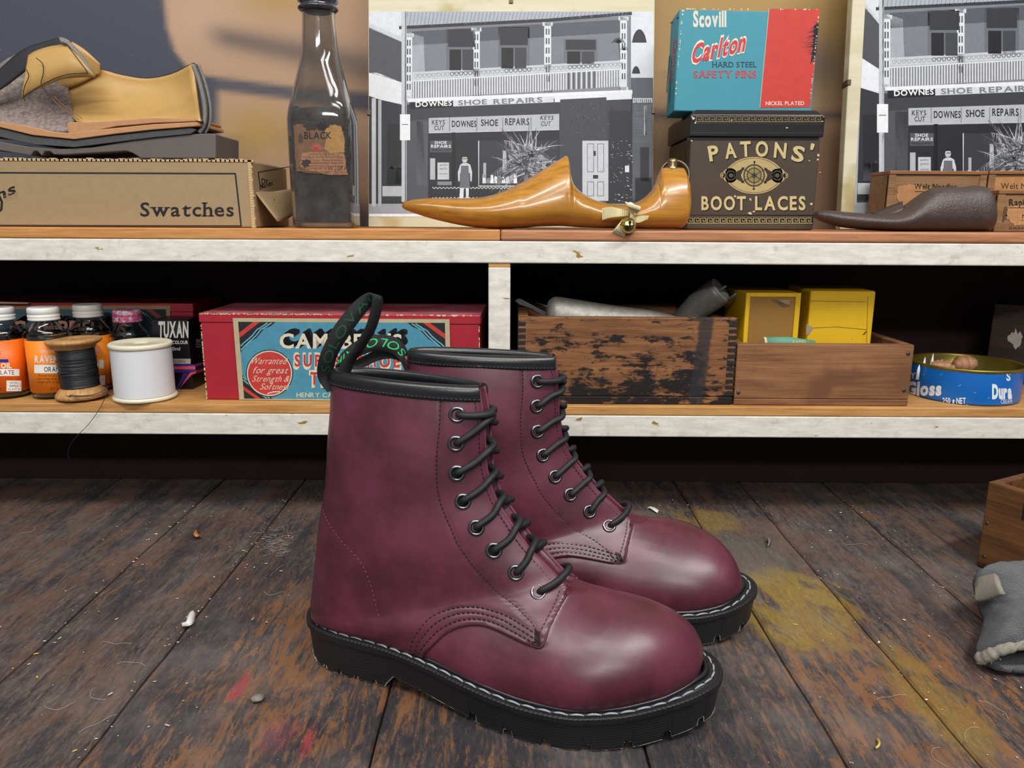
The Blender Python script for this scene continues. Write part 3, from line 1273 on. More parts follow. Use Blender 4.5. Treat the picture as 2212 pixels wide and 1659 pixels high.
def mural(px, py):
    """airbrushed wall painting: slate, peach, ochre"""
    def g(c, w):
        return exp(-(c / w) ** 2)
    peach = np.array(hx('#aa8b70')[:3])
    slate = np.array(hx('#454752')[:3])
    ochre = np.array(hx('#9f8140')[:3])
    brown = np.array(hx('#5f524b')[:3])
    rose = np.array(hx('#b5977f')[:3])
    c = peach.copy()
    c = c + (rose - c) * 0.8 * g(math.hypot((px - 440) / 1.6, py - 40), 70)
    c = c + (ochre - c) * 0.75 * g(math.hypot((px - 600) / 2.0, py + 10), 45)
    c = c + (ochre - c) * 0.8 * g(math.hypot((px - 560) / 1.5, py - 285), 60)
    c = c + (ochre - c) * 0.75 * sstep(px, 1300, 1480) * g(py - 30, 190)
    # smudge
    yc = 70 + (px - 430) * 0.20
    c = c + (brown - c) * 0.85 * g(py - yc, 26 + max(0, px - 500) * .03) * sstep(px, 420, 500) * (1 - sstep(px, 900, 1000))
    c = c + (brown - c) * 0.8 * g(math.hypot((px - 1760) / 1.1, py - 140), 75)
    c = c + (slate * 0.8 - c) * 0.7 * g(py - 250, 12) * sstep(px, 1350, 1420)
    # slate field on the left
    bx = np.interp(py, [-300, 0, 60, 110, 150, 175, 400], [345, 354, 361, 377, 408, 470, 470])
    k = 1 - sstep(px, bx - 9, bx + 10)
    if py > 215:
        k *= 0.0 if px > 470 else 1.0
    c = c + (slate - c) * k
    yb = 172 + (px - 400) * 0.125
    th = 15 + max(0, px - 640) * 0.05
    c = c + (slate - c) * 0.93 * sstep(py, yb - th - 7, yb - th + 9) * (1 - sstep(py, yb + th - 9, yb + th + 9)) * sstep(px, 380, 430) * (1 - sstep(px, 1000, 1100))
    c = c + (slate * .7 - c) * sstep(py, 400, 470) * g(px - 780, 40) * .9  # cast shade between bottle and print board, painted into the wall colour
    return c


t = NT('airbrushed mural plaster')
co = t.world()
nz = t.noise(co, 420, 3, 0.7)
a = t.n('ShaderNodeAttribute', attribute_name='Col').outputs['Color']
cc = t.mix(t.step(nz, 0.66, 0.74), a, t.mix(0.25, a, hx('#e8dcc8')))
cc = t.mix(t.step(t.noise(co, 260, 2, 0.5), 0.76, 0.79), cc, hx('#3a332e'))
t.set(Base_Color=cc, Roughness=0.6)
t.b.inputs['Specular IOR Level'].default_value = 0.3
t.bump(t.noise(co, 240, 4, 0.6), 0.22, 0.0012)
MURAL = t.m
xs = np.arange(-1000, 3300, 10)
ys = np.arange(-900, 560, 10)
verts, cols = [], []
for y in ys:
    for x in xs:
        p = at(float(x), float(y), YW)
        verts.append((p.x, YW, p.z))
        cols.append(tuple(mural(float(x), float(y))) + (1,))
nx = len(xs)
fcs = [(j * nx + i, j * nx + i + 1, (j + 1) * nx + i + 1, (j + 1) * nx + i) for j in range(len(ys) - 1) for i in range(nx - 1)]
o0 = len(verts)
# solid slab behind the painted face
zb_, zt_ = -0.92, 1.7
for x in (-1.45, 1.45):
    for y in (YW + .0015, YW + .12):
        for z in (zb_, zt_):
            verts.append((x, y, z))
            cols.append(hx('#8d7a66'))
fcs += [tuple(o0 + i for i in f) for f in [(0, 1, 3, 2), (4, 6, 7, 5), (0, 4, 5, 1), (2, 3, 7, 6), (0, 2, 6, 4), (1, 5, 7, 3)]]
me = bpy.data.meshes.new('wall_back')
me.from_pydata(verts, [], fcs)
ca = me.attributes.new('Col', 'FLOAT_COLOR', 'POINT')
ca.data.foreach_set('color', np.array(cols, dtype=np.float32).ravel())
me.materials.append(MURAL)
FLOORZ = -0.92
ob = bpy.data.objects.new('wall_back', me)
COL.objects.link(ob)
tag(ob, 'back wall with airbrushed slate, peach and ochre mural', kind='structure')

# ---- bench top: paint-caked planks running away from the camera
t = NT('paint caked bench timber')
co = t.world()
sx, sy, sz = t.sep(co)


def blob(cx, cy, rx, ry, amp, nsc, soft=0.25):
    nd = t.noise(co, nsc, 6, 0.65)
    dx = t.m_('DIVIDE', t.m_('SUBTRACT', sx, cx), rx)
    dy = t.m_('DIVIDE', t.m_('SUBTRACT', sy, cy), ry)
    d = t.m_('SQRT', t.m_('ADD', t.m_('MULTIPLY', dx, dx), t.m_('MULTIPLY', dy, dy)))
    d = t.m_('ADD', d, t.m_('MULTIPLY', t.m_('SUBTRACT', nd, 0.5), amp))
    return t.step(d, 1.0 + soft, 1.0 - soft)


pl = t.n('ShaderNodeAttribute', attribute_name='plank').outputs['Fac']
off = t.n('ShaderNodeCombineXYZ')
t.put(off.inputs[0], t.m_('MULTIPLY', pl, 7.3))
t.put(off.inputs[1], t.m_('MULTIPLY', pl, 3.1))
va = t.n('ShaderNodeVectorMath', operation='ADD')
t.put(va.inputs[0], co)
t.put(va.inputs[1], off.outputs[0])
pc = va.outputs[0]
grain = t.noise(t.mp(pc, (170, 26, 60)), 1.0, 8, 0.7, 0.6)
fine = t.noise(t.mp(pc, (420, 120, 200)), 1.0, 6, 0.75, 0.4)
flake = t.noise(t.mp(pc, (130, 19, 70)), 1.0, 9, 0.74, 1.1)
_p = lambda x, y: (ground(x, y).x, ground(x, y).y)
large = t.noise(t.mp(pc, (9, 4, 6)), 1.0, 4, 0.6, 0.4)
mid = t.noise(t.mp(pc, (28, 14, 20)), 1.0, 5, 0.6, 0.6)
col = t.ramp(t.m_('ADD', t.m_('MULTIPLY', grain, 0.55), t.m_('MULTIPLY', fine, 0.45)),
             [(0.33, hx('#1e1b1e')), (0.46, hx('#3d3738')), (0.57, hx('#61564f')), (0.72, hx('#8a7d72'))])
brown = t.mix(fine, hx('#46352c'), hx('#86634e'))
col = t.mix(t.m_('MULTIPLY', t.step(t.m_('ADD', t.m_('MULTIPLY', mid, .6), t.m_('MULTIPLY', flake, .4)), 0.46, 0.58), 0.75), col, brown)
streak = t.noise(t.mp(pc, (34, 2.6, 8)), 1.0, 5, 0.62, 0.5)
col = t.mix(t.m_('MULTIPLY', t.step(streak, 0.52, 0.66), 0.72), col, t.mix(fine, hx('#17171c'), hx('#3e3c42')))
col = t.mix(t.m_('MULTIPLY', t.step(streak, 0.45, 0.30), 0.45), col, t.mix(fine, hx('#54382b'), hx('#8f6a55')))
# where the orange timber shows through the caked paint
zone = t.m_('MAXIMUM', blob(-.13, .47, .12, .22, 1.3, 14, .45), t.m_('MAXIMUM', blob(.26, .44, .10, .20, 1.2, 13, .5), t.m_('MULTIPLY', t.step(large, 0.52, 0.68), 0.8)))
flake2 = t.noise(t.mp(pc, (62, 24, 40), (5, 3, 1)), 1.0, 9, 0.76, 1.3)
flake = t.m_('ADD', t.m_('MULTIPLY', flake, .52), t.m_('MULTIPLY', flake2, .48))
thr = t.m_('SUBTRACT', 0.638, t.m_('MULTIPLY', zone, 0.15))
dd = t.m_('SUBTRACT', flake, thr)
orange = t.mix(grain, hx('#553a2a'), hx('#9c6c43'))
col = t.mix(t.step(dd, -0.005, 0.03), col, orange)
# black caked paint around the boots and in the front
blk = t.m_('MAXIMUM', blob(.02, .42, .20, .10, 1.0, 20, .4), t.m_('MAXIMUM', blob(*_p(1640, 1560), .055, .06, 1.1, 24, .3), blob(-.235, .52, .025, .16, 1.1, 22, .5)))
col = t.mix(t.m_('MULTIPLY', t.m_('MULTIPLY', blk, t.step(flake, 0.60, 0.44)), 0.93), col, t.mix(fine, hx('#151418'), hx('#3c3a40')))
# ochre paint spill and its paler ring
yel = blob(*_p(1705, 1305), .056, .072, 1.2, 22, .16)
yel2 = blob(*_p(1500, 1125), .045, .035, 1.3, 22, .3)
yel3 = blob(*_p(2010, 1500), .022, .065, 1.1, 24, .35)
ym = t.m_('MAXIMUM', t.m_('MULTIPLY', yel, 0.95), t.m_('MAXIMUM', t.m_('MULTIPLY', yel2, .55), t.m_('MULTIPLY', yel3, 0.6)))
ym = t.m_('MULTIPLY', t.m_('MULTIPLY', ym, t.step(mid, 0.36, 0.52)), t.m_('ADD', 0.35, t.m_('MULTIPLY', t.step(flake, 0.60, 0.50), 0.65)))
col = t.mix(ym, col, t.mix(fine, hx('#5e4a1a'), hx('#b2933c')))
# dust-grey worn patch behind the boots
gry = blob(*_p(1600, 1200), .055, .045, 0.9, 18, .35)
col = t.mix(t.m_('MULTIPLY', gry, 0.55), col, hx('#6f6a60'))
# red dye marks
red = t.m_('MAXIMUM', blob(*_p(517, 1485), .0045, .015, 1.1, 60, .4), t.m_('MAXIMUM', t.m_('MULTIPLY', blob(*_p(600, 1590), .010, .016, 1.6, 60, .5), .4),
           t.m_('MULTIPLY', blob(*_p(665, 1600), .004, .014, 1.4, 60, .5), .55)))
col = t.mix(t.m_('MULTIPLY', red, t.m_('ADD', .25, t.m_('MULTIPLY', t.step(flake, .42, .56), .65))), col, t.mix(fine, hx('#8d1b33'), hx('#c02c48')))
# dust film and lint specks
col = t.mix(t.m_('MULTIPLY', t.step(t.noise(co, 7, 5, 0.7), 0.42, 0.75), 0.36), col, hx('#8c8580'))
col = t.mix(t.step(t.noise(co, 900, 2, 0.5), 0.745, 0.765), col, hx('#c9bfae'))
t.set(Base_Color=col, Roughness=t.m_('ADD', 0.42, t.m_('MULTIPLY', fine, 0.35)))
t.b.inputs['Specular IOR Level'].default_value = 0.45
t.bump(t.m_('ADD', t.m_('MULTIPLY', fine, 0.5), t.m_('ADD', t.m_('MULTIPLY', flake, 0.9), t.m_('MULTIPLY', grain, 0.5))), 0.85, 0.0022)
BENCH = t.m
DARKWOOD = plain('dark brown wood', '#2a1c1a', 0.85, spec=0.2, var=0.35, scale=40)  # one dark brown for shelf panels, undersides and bench frame
bench = empty('workbench', (0, 0, 0), label='old workbench of broad planks caked in black, orange and ochre paint', cat='workbench')
gaps = sorted(ground(*p).x for p in [(400, 1110), (590, 1120), (1690, 1150), (1880, 1130)]) + []
gaps = [-1.35, -1.12, -0.90, -0.715] + [gaps[0] - 0.13, gaps[0], gaps[1], -0.085, 0.085, 0.205] + [gaps[2] + 0.0, gaps[3]] + [0.62, 0.80, 1.0, 1.35]
gaps = sorted(gaps)
keep = [gaps[0]]
for g in gaps[1:]:
    if g - keep[-1] > 0.06:
        keep.append(g)
gr = random.Random(11)
for i, (a, b) in enumerate(zip(keep[:-1], keep[1:])):
    ny = 60
    dz = gr.uniform(-0.0006, 0.0004)
    gw = 0.0009

    def jag(y, s):
        return mnoise.noise(Vector((y * 22, s * 3.7, 1))) * 0.0013
    L_, R_ = [], []
    for k in range(ny + 1):
        y = 0.10 + (YW - 0.105 - 0.10 + 0.10) * k / ny
        L_.append((a + gw + jag(y, i), y))
        R_.append((b - gw + jag(y, i + 1), y))
    mb = MB()
    rows = []
    for (xl, y), (xr, _) in zip(L_, R_):
        rows.append([(xl, y, -0.03), (xl, y, dz - 0.0016), (xl + 0.0016, y, dz), (xr - 0.0016, y, dz), (xr, y, dz - 0.0016), (xr, y, -0.03)])
    mb.grid(rows, cv=True, sm=False)
    mb.f += [tuple(range(6)), tuple(ny * 6 + k for k in reversed(range(6)))]
    mb.mi += [0, 0]
    mb.sm += [False, False]
    o = mb.build('plank', BENCH, bench)
    at_ = o.data.attributes.new('plank', 'FLOAT', 'POINT')
    at_.data.foreach_set('value', [gr.random() * 10 + i] * len(o.data.vertices))
MB().box(-1.35, 0.10, -0.06, 1.35, 0.995, -0.0305).build('bench_base', DARKWOOD, bench)

for lx in (-1.25, 1.17):
    for ly in (0.14, 0.86):
        MB().box(lx, ly, FLOORZ, lx + .08, ly + .08, -0.0605).build('leg', DARKWOOD, bench, .002)
o = MB().box(-1.45, -3.2, FLOORZ - .06, 1.45, YW + .12, FLOORZ - .0003).build('floor', plain('grey workshop floor', '#6b645c', .8))
tag(o, 'grey workshop floor under the bench', kind='structure')

# ---- shelf unit standing on the bench
t = NT('chipped white paint')
co = t.coord()
n1 = t.noise(co, 55, 7, 0.7)
n2 = t.noise(t.mp(co, (40, 40, 160)), 1.0, 5, 0.65)
n3 = t.noise(t.mp(co, (38, 60, 75)), 1.0, 5, 0.6, 0.5)
col = t.mix(t.step(n2, 0.3, 0.75), hx('#cbc7b9'), hx('#e6e3d9'))
col = t.mix(t.m_('MULTIPLY', t.step(n1, 0.52, 0.70), 0.45), col, hx('#9b958b'))
col = t.mix(t.step(n3, 0.672, 0.685), col, hx('#94742f'))
col = t.mix(t.step(t.noise(co, 130, 5, 0.6), 0.735, 0.745), col, hx('#2d2b30'))
t.set(Base_Color=col, Roughness=0.5)
t.bump(t.m_('ADD', n2, t.m_('MULTIPLY', n1, 0.5)), 0.25, 0.0008)
WHITEPAINT = t.m
PINE = wood('orange pine edge', '#a8703a', '#d09658', axis=0, grain=500, stain='#7a4c28', stain_amt=0.12)
PINE2 = wood('reddish pine edge', '#96613f', '#bf865e', axis=0, grain=500, stain='#6b4028', stain_amt=0.15)
PLY = wood('pale ply edge', '#a3713a', '#cf9d60', axis=0, grain=420, stain='#7c4f28', stain_amt=0.2)
shelf = empty('shelf_unit', (0, YS, 0), label='two-tier wooden shelf unit with chipped white front edges, standing on the bench', cat='shelf')
XA, XB = -1.3, 1.3
xm = at(1081, 505, YS).x
mb = MB().box(XA, 0, ZW1 + .0003, xm - .0003, 0.215, ZT)
mb.build('upper_board', PINE, shelf, 0.0012)
MB().box(xm + .0003, -.0008, ZW1 + .0003, XB, 0.215, ZT).build('upper_board', PINE2, shelf, 0.002)
MB().box(XA, 0, ZW0, XB, 0.022, ZW1).build('edge_strip', WHITEPAINT, shelf, 0.0012)
MB().box(XA, 0.0225, ZW0 + .004, XB, 0.215, ZW1).build('shelf_underside', DARKWOOD, shelf)
MB().box(XA, 0, ZL1 + .0003, XB, 0.215, ZL).build('lower_board', PLY, shelf, 0.001)
MB().box(XA, 0, ZL0, XB, 0.022, ZL1).build('edge_strip', WHITEPAINT, shelf, 0.0012)
MB().box(XA, 0.0225, ZL0 + .004, XB, 0.215, ZL1).build('shelf_underside', DARKWOOD, shelf)
x0, x1 = at(1055, 700, YS + .001).x, at(1102, 700, YS + .001).x
dv = MB().box(x0, 0.001, ZL + .0002, x1, 0.210, ZW0 - .0042).build('divider', WHITEPAINT, shelf, 0.001)
MB().box(x0 + .0003, 0.0014, ZW0 - .004, x1 - .0003, 0.021, ZW0 - .0002).build('divider_end_grain', PLY, dv)
MB().box(XA, 0.206, 0.0008, XB, 0.2145, ZW0).build('back_panel', DARKWOOD, shelf)
MB().box(XA + .021, 0.140, 0.0008, XB - .021, 0.150, ZL0 + .0035).build('kick_panel', DARKWOOD, shelf)
for xx in (XA, XB - 0.02):
    MB().box(xx, 0.002, 0.0008, xx + .02, 0.2055, ZL0).build('side_panel', DARKWOOD, shelf)
    MB().box(xx, 0.023, ZL + .0002, xx + .02, 0.2055, ZW0).build('side_panel', DARKWOOD, shelf)
# ================================================================== UPPER SHELF
ZS = ZT + 0.0003
CARD = plain('kraft cardboard', '#98815f', 0.75, var=0.14, scale=130, bump=0.15)
CARDD = plain('torn cardboard core', '#c2a67c', 0.9, var=0.3, scale=500, bump=0.5)
WORN = print_mat('worn print', 0.55, 0.10, 120)

# ---- swatch box
YB = 0.80
xr = at(546, 420, YB).x
xl = at(-330, 420, YB).x
zt_ = at(300, 345, YB).z
box = empty('cardboard_box', (0, YB, ZS), label='long kraft cardboard box lettered Swatches, torn end flap, under the cut-open shoe', cat='box')
H = zt_ - ZS
MB().box(xl, 0, 0, xr, 0.125, H).build('carton', CARD, box, 0.002)
a = Art()
K = '#1d1a1c'
PL(a, [(-300, 372), (508, 375)], 3.2, K)
PL(a, [(508, 373.5), (521, 489)], 3.2, K)
PL(a, [(-300, 487), (521, 488)], 2.6, K)
TX(a, 'Swatches', 303, 505, 467, 29, K, serif=0.075, bold=0.014)
TX(a, 'ns', -6, 38, 434, 22, K, bold=0.02, shear=0.3, rot=0.42)
PL(a, [(-20, 402), (-6, 414), (4, 436), (3, 452), (-8, 462)], 5, K)
for k in range(4):
    PL(a, [(8 + k * 1, 424 + k * 4), (38, 412 + k * 4)], 1.0, '#a98c62')
a.build('front_print', box, onface(box, 1, -.0002, -1), WORN)
a = Art()
PL(a, [(558, 372), (626, 360), (630, 400)], 2.2, K)
PL(a, [(558, 372), (563, 410)], 2.2, K)
TX(a, 'Dr.', 566, 584, 398, 12, K, bold=0.02, rot=0.15)
TX(a, 'Martens', 566, 592, 408, 10, K, bold=0.02, rot=0.35)
a.build('end_print', box, onface(box, 0, xr + .0002, 1), WORN)
mb = MB()
patch(mb, [(546, 408), (575, 415), (610, 411), (634, 407)], [(600, 478), (612, 476), (628, 468), (641, 455)],
      lambda u, v: YB + .012 + u * .085 - 0.004 * sin(v * 3), 5, 8)
fl = solid(mb.build('torn_flap', CARD, None), 0.0016)
fl.location = (0, -YB, -ZS)
fl.parent = box
a = Art()
TX(a, 'Swatches', 592, 632, 440, 9, '#4a3c2c', serif=0.03, rot=0.2)
TX(a, 'swatches', 606, 636, 462, 7, '#7a6648', rot=0.25)
PL(a, [(596, 446), (636, 432)], 1.6, '#3a3026')
fo = empty('x', (0, 0, 0))
a.build('flap_print', fl, lambda u, v, w: at(u, -v, YB + .012 + min(1, max(0, (u - 560) / 78)) * .085 - .0016 - .004), WORN)
bpy.data.objects.remove(fo)
mb = MB()
r = random.Random(4)
for k in range(90):
    x = xl + (xr - xl) * k / 89
    mb.box(x - .003, -.0006, H - .0016, x + .003, .0035, H + r.uniform(.0, .0016))
for k in range(26):
    z = H * k / 26
    mb.box(xr - .003, -.0006, z, xr + r.uniform(.0003, .0012), .003, z + H / 24)
mb.build('frayed_edge', CARDD, box)

# ---- cut-open display shoe on the box
YC = 0.845
TAN = plain('tan lining leather', '#b48f52', 0.48, var=0.14, scale=40, bump=0.1)
TAN2 = plain('tan cut insole leather', '#b3835a', 0.65, var=0.2, scale=90, bump=0.2)
PEBB = NT('pebbled grey lining')
v_ = PEBB.n('ShaderNodeTexVoronoi')
PEBB.put(v_.inputs['Vector'], PEBB.coord())
v_.inputs['Scale'].default_value = 280
PEBB.set(Base_Color=PEBB.mix(v_.outputs['Distance'], hx('#95877f'), hx('#5f5450')), Roughness=0.6)
PEBB.bump(v_.outputs['Distance'], -0.5, 0.001)
PEBB = PEBB.m
FELTG = plain('grey midsole foam', '#4a4b4d', 0.9, var=0.45, scale=400, bump=0.6)
SOLEG = plain('grey brown rubber tread', '#5a5451', 0.6, var=0.15, scale=60)
BLKHIDE = plain('black hide', '#26272a', 0.5, var=0.2, scale=100, bump=0.1)
EDGEG = plain('cut grey leather edge', '#77736c', 0.8, var=0.4, scale=300, bump=0.4)
sh = empty('cutaway_shoe', (0, YC, at(300, 345, YB).z + ZS * 0), label='display shoe cut open lengthwise, tan lining and layered sole showing', cat='shoe')
B0 = Vector(sh.location)


def tos(o):
    o.parent = sh
    o.location = -B0
    return o


def sheet(nm, top, bot, Yf, m, th, mt, n=6, parent=None):
    mb = MB()
    patch(mb, top, bot, Yf, n, m)
    o = solid(mb.build(nm, mt), th)
    return tos(o)


# tread: front strip and heel block, with cut-outs
mb = MB()


def pzx(lst, Y):
    return [(at(x, y, Y).x, at(x, y, Y).z) for x, y in lst]


tread = [(-120, 296), (0, 306), (60, 316), (120, 322), (200, 318), (290, 303), (405, 290), (452, 288), (466, 290), (466, 342), (305, 342), (285, 330), (272, 326),
         (190, 331), (140, 334), (116, 334), (108, 327), (96, 327), (90, 337), (80, 326), (72, 327), (66, 336), (0, 325), (-120, 312)]
mb.prism(pzx(tread, YC - .03), YC - .03, YC + .038)
tos(mb.build('tread', SOLEG, None, 0.001))
mb = MB()
felt = [(-120, 266), (0, 276), (70, 294), (160, 303), (250, 292), (330, 283), (412, 276), (425, 280), (412, 289), (330, 297), (250, 307), (160, 318), (70, 312), (0, 296), (-120, 282)]
mb.prism(pzx(felt, YC - .032), YC - .032, YC + .036)
tos(mb.build('midsole', FELTG, None, 0.0006))
mb = MB()
ins = [(-120, 254), (0, 263), (60, 272), (110, 284), (150, 287), (250, 276), (330, 268), (432, 263), (434, 272), (330, 280), (250, 289), (160, 301), (70, 292), (0, 275), (-120, 264)]
mb.prism(pzx(ins, YC - .034), YC - .034, YC + .03)
tos(mb.build('insole', TAN2, None, 0.0008))
mb = MB()
ins = [(143, 268), (150, 264), (200, 263), (250, 260), (330, 254), (432, 256), (432, 262), (330, 266), (250, 273), (190, 286), (148, 288)]
mb.prism(pzx(ins, YC - .033), YC - .033, YC + .026)
tos(mb.build('insole', TAN2, None, 0.0008))
# far wall with its tan lining
wall = lambda u, v: YC - .016 + .05 * sin(min(1, v * 1.05) * 1.55) ** .7 * (1 - .0 * u) - (0.016 * u ** 6) * 1.5
sheet('lining', [(165, 262), (220, 266), (300, 260), (380, 256), (434, 262)], [(102, 195), (150, 176), (205, 150), (262, 162), (318, 170), (372, 160), (416, 138)], wall, 14, 0.0012, TAN)
sheet('lining', [(120, 196), (165, 184), (216, 158)], [(156, 90), (184, 108), (216, 138)], lambda u, v: YC + .030 - .004 * v, 8, 0.0012, TAN)
sheet('outer_leather', [(165, 266), (220, 270), (300, 264), (380, 260), (438, 264)], [(104, 194), (150, 175), (205, 148.5), (262, 160), (318, 168), (372, 158), (419, 136)],
      lambda u, v: wall(u, v) + .0035, 14, 0.003, BLKHIDE)
# fore part with pebbled lining
sheet('toe_lining', [(-130, 262), (-30, 264), (50, 272), (110, 285), (165, 282)], [(-130, 120), (-30, 150), (20, 125), (70, 108), (140, 150)],
      lambda u, v: YC - .02 + .055 * sin(v * 1.57) ** .8, 12, 0.0012, PEBB)
sheet('outer_leather', [(-130, 200), (-30, 175), (0, 150), (50, 108), (100, 90), (128, 84), (150, 92)], [(-130, 230), (-30, 205), (5, 190), (58, 150), (100, 120), (132, 98), (154, 104)],
      lambda u, v: YC - .003 - .006 * v, 6, 0.0022, BLKHIDE)
# tongue folded over towards the viewer
sheet('tongue', [(62, 120), (80, 110), (110, 101), (142, 97), (150, 101), (166, 118)], [(46, 214), (66, 200), (92, 188), (130, 172), (168, 167), (206, 166)],
      lambda u, v: YC - .012 - .012 * sin(v * 2.4) - .004 * u, 10, 0.0016, TAN)
sheet('tongue_edge', [(128, 82), (140, 84), (152, 92), (180, 122), (206, 164)], [(132, 92), (138, 93), (148, 99), (172, 128), (202, 170)],
      lambda u, v: YC - .016 - .003 * v, 3, 0.0024, EDGEG)
mb = MB()
for crv in ([(148, 102), (170, 130), (188, 155), (178, 158), (140, 162), (100, 178), (52, 208)], [(78, 125), (92, 138), (93, 160), (89, 182), (104, 206)],
            [(57, 150), (62, 165), (54, 185), (50, 205), (54, 218)]):
    mb.tube([at(p.x, p.y, YC - .0285) for p in cr([(x, y, 0) for x, y in crv], 6)], 0.00042, 5)
tos(mb.build('seam_stitching', plain('black waxed thread', '#191618', 0.7)))
# layered cut edge at the heel
for k, (dx, mt, w) in enumerate(((0, EDGEG, .0022), (6, BLKHIDE, .0016), (11, EDGEG, .002))):
    mb = MB()
    mb.tube([at(p.x + dx, p.y, YC - .027 + .002 * k) for p in cr([(417, 140, 0), (430, 175, 0), (440, 215, 0), (443, 245, 0), (440, 270, 0), (431, 287, 0)], 8)], w, 8)
    tos(mb.build('cut_edge', mt))
mb = MB()
for d in (0, 7):
    mb.tube([at(p.x + d, p.y - d * .3, YC - .0158 + .02 * max(0, 1 - (p.y - 205) / 55) * 0) for p in cr([(112, 212, 0), (128, 228, 0), (150, 244, 0), (170, 258, 0)], 6)], 0.0004, 5)
tos(mb.build('lining_stitching', plain('tan thread', '#7a5a30', 0.7)))

# ---- stain bottle
yb = 0.842
bx = at(708, 492, yb).x
bt = empty('glass_bottle', (bx, yb, ZS), label='tall old glass bottle with torn brown stain label, beside the shopfront print', cat='bottle')


def zof(py):
    return at(708, py, yb).z - ZS


mpp = yb / FPX * 0.985
t = NT('smoky bottle glass')
nz = t.noise(t.coord(), 60, 6, .7)
t.set(Base_Color=t.mix(nz, hx('#b5b1ac'), hx('#dedbd6')), Roughness=0.05)
t.put(t.b.inputs['Transmission Weight'], t.m_('SUBTRACT', .997, t.m_('MULTIPLY', nz, .07)))
t.b.inputs['IOR'].default_value = 1.46
SMOKE = t.m
ws = [(491, 122), (488, 127), (480, 129), (440, 130), (400, 131), (350, 132), (300, 132), (268, 132), (255, 130), (238, 124), (215, 113), (190, 103), (160, 91), (130, 80),
      (105, 74), (80, 70), (55, 67), (35, 65), (26, 66)]
prof = cr([(w, 0, zof(py)) for py, w in ws], 4)
mb = MB()
rows_o, rows_i = [], []
for p in prof:
    w = p.x * mpp / 2
    k = min(1, max(0, (p.x - 74) / 45))
    ex = 2 / (2 + 3.2 * k)
    ro, ri = [], []
    for q in range(56):
        an = 2 * pi * q / 56
        ca, sa = cos(an), sin(an)
        fx, fy = abs(ca) ** ex * (1 if ca >= 0 else -1), abs(sa) ** ex * (1 if sa >= 0 else -1)
        ro.append((w * fx, w * .92 * fy, p.z))
        ri.append(((w - .0024) * fx, (w * .92 - .0024) * fy, max(p.z, .005)))
    rows_o.append(ro)
    rows_i.append(ri)
top = rows_o[-1][0][2]
mb.grid(rows_o, cv=True)
mb.grid(rows_i, cv=True)
no = len(prof) * 56
b = len(mb.v)
mb.f.append(tuple(reversed(range(56))))
mb.f.append(tuple(no + q for q in range(56)))
mb.mi += [0, 0]
mb.sm += [False, False]
a0 = (len(prof) - 1) * 56
for q in range(56):
    mb.f.append((a0 + q, a0 + (q + 1) % 56, no + a0 + (q + 1) % 56, no + a0 + q))
    mb.mi.append(0)
    mb.sm.append(False)
mb.build('bottle_glass', SMOKE, bt)
mb = MB()
R0 = 32 * mpp
pr = [(R0 - .0030, top - .001)]
z = top - .001
for k in range(4):
    pr += [(R0 + .0015, z + .0008), (R0 + .0042, z + .0030), (R0 + .0042, z + .0044), (R0 + .0012, z + .0066)]
    z += .0074
pr += [(R0 - .002, z + .002), (R0 - .004, z + .002), (R0 - .004, top - .001)]
mb.lathe(pr, 40)
mb.build('screw_neck', plain('dark glass screw neck', '#34353b', 0.12, spec=0.8, var=0.2), bt)
RESID = NT('dried stain residue')
nz = RESID.noise(RESID.coord(), 70, 7, 0.7)
RESID.set(Base_Color=RESID.ramp(nz, [(0.3, hx('#201c1e')), (0.55, hx('#433d42')), (0.75, hx('#6d635c'))]), Roughness=0.6)
RESID.set(Alpha=RESID.m_('ADD', 0.55, RESID.m_('MULTIPLY', RESID.step(nz, 0.35, 0.6), 0.45)))
rows = []
for p in prof:
    if p.z > zof(235):
        break
    w = p.x * mpp / 2 - .0027
    k = min(1, max(0, (p.x - 74) / 45))
    ex = 2 / (2 + 3.2 * k)
    row = []
    for q in range(40):
        an = 2 * pi * q / 40
        ca, sa = cos(an), sin(an)
        row.append((w * abs(ca) ** ex * (1 if ca >= 0 else -1), w * .9 * abs(sa) ** ex * (1 if sa >= 0 else -1), max(p.z, .006)))
    rows.append(row)
n_ = len(rows)
for q in range(40):
    x, y, z = rows[-1][q]
    rows[-1][q] = (x, y, z + .006 * mnoise.noise(Vector((q * .5, 3, 0))))
mb = MB()
mb.grid(rows, cv=True)
mb.f.append(tuple(reversed(range(40))))
mb.mi.append(0)
mb.sm.append(False)
mb.build('dried_residue', RESID.m, bt)
# torn label wrapped on the body
a = Art()
r = random.Random(8)


def rough(pts, amp, n=6):
    out = []
    P = pts + [pts[0]]
    for (x0, y0), (x1, y1) in zip(P[:-1], P[1:]):
        for k in range(n):
            out.append((x0 + (x1 - x0) * k / n + r.uniform(-amp, amp), y0 + (y1 - y0) * k / n + r.uniform(-amp, amp)))
    return out


def blot(cx, cy, rx, ry, amp, n=22):
    return [(cx + rx * (1 + r.uniform(-amp, amp)) * cos(2 * pi * k / n), cy + ry * (1 + r.uniform(-amp, amp)) * sin(2 * pi * k / n)) for k in range(n)]


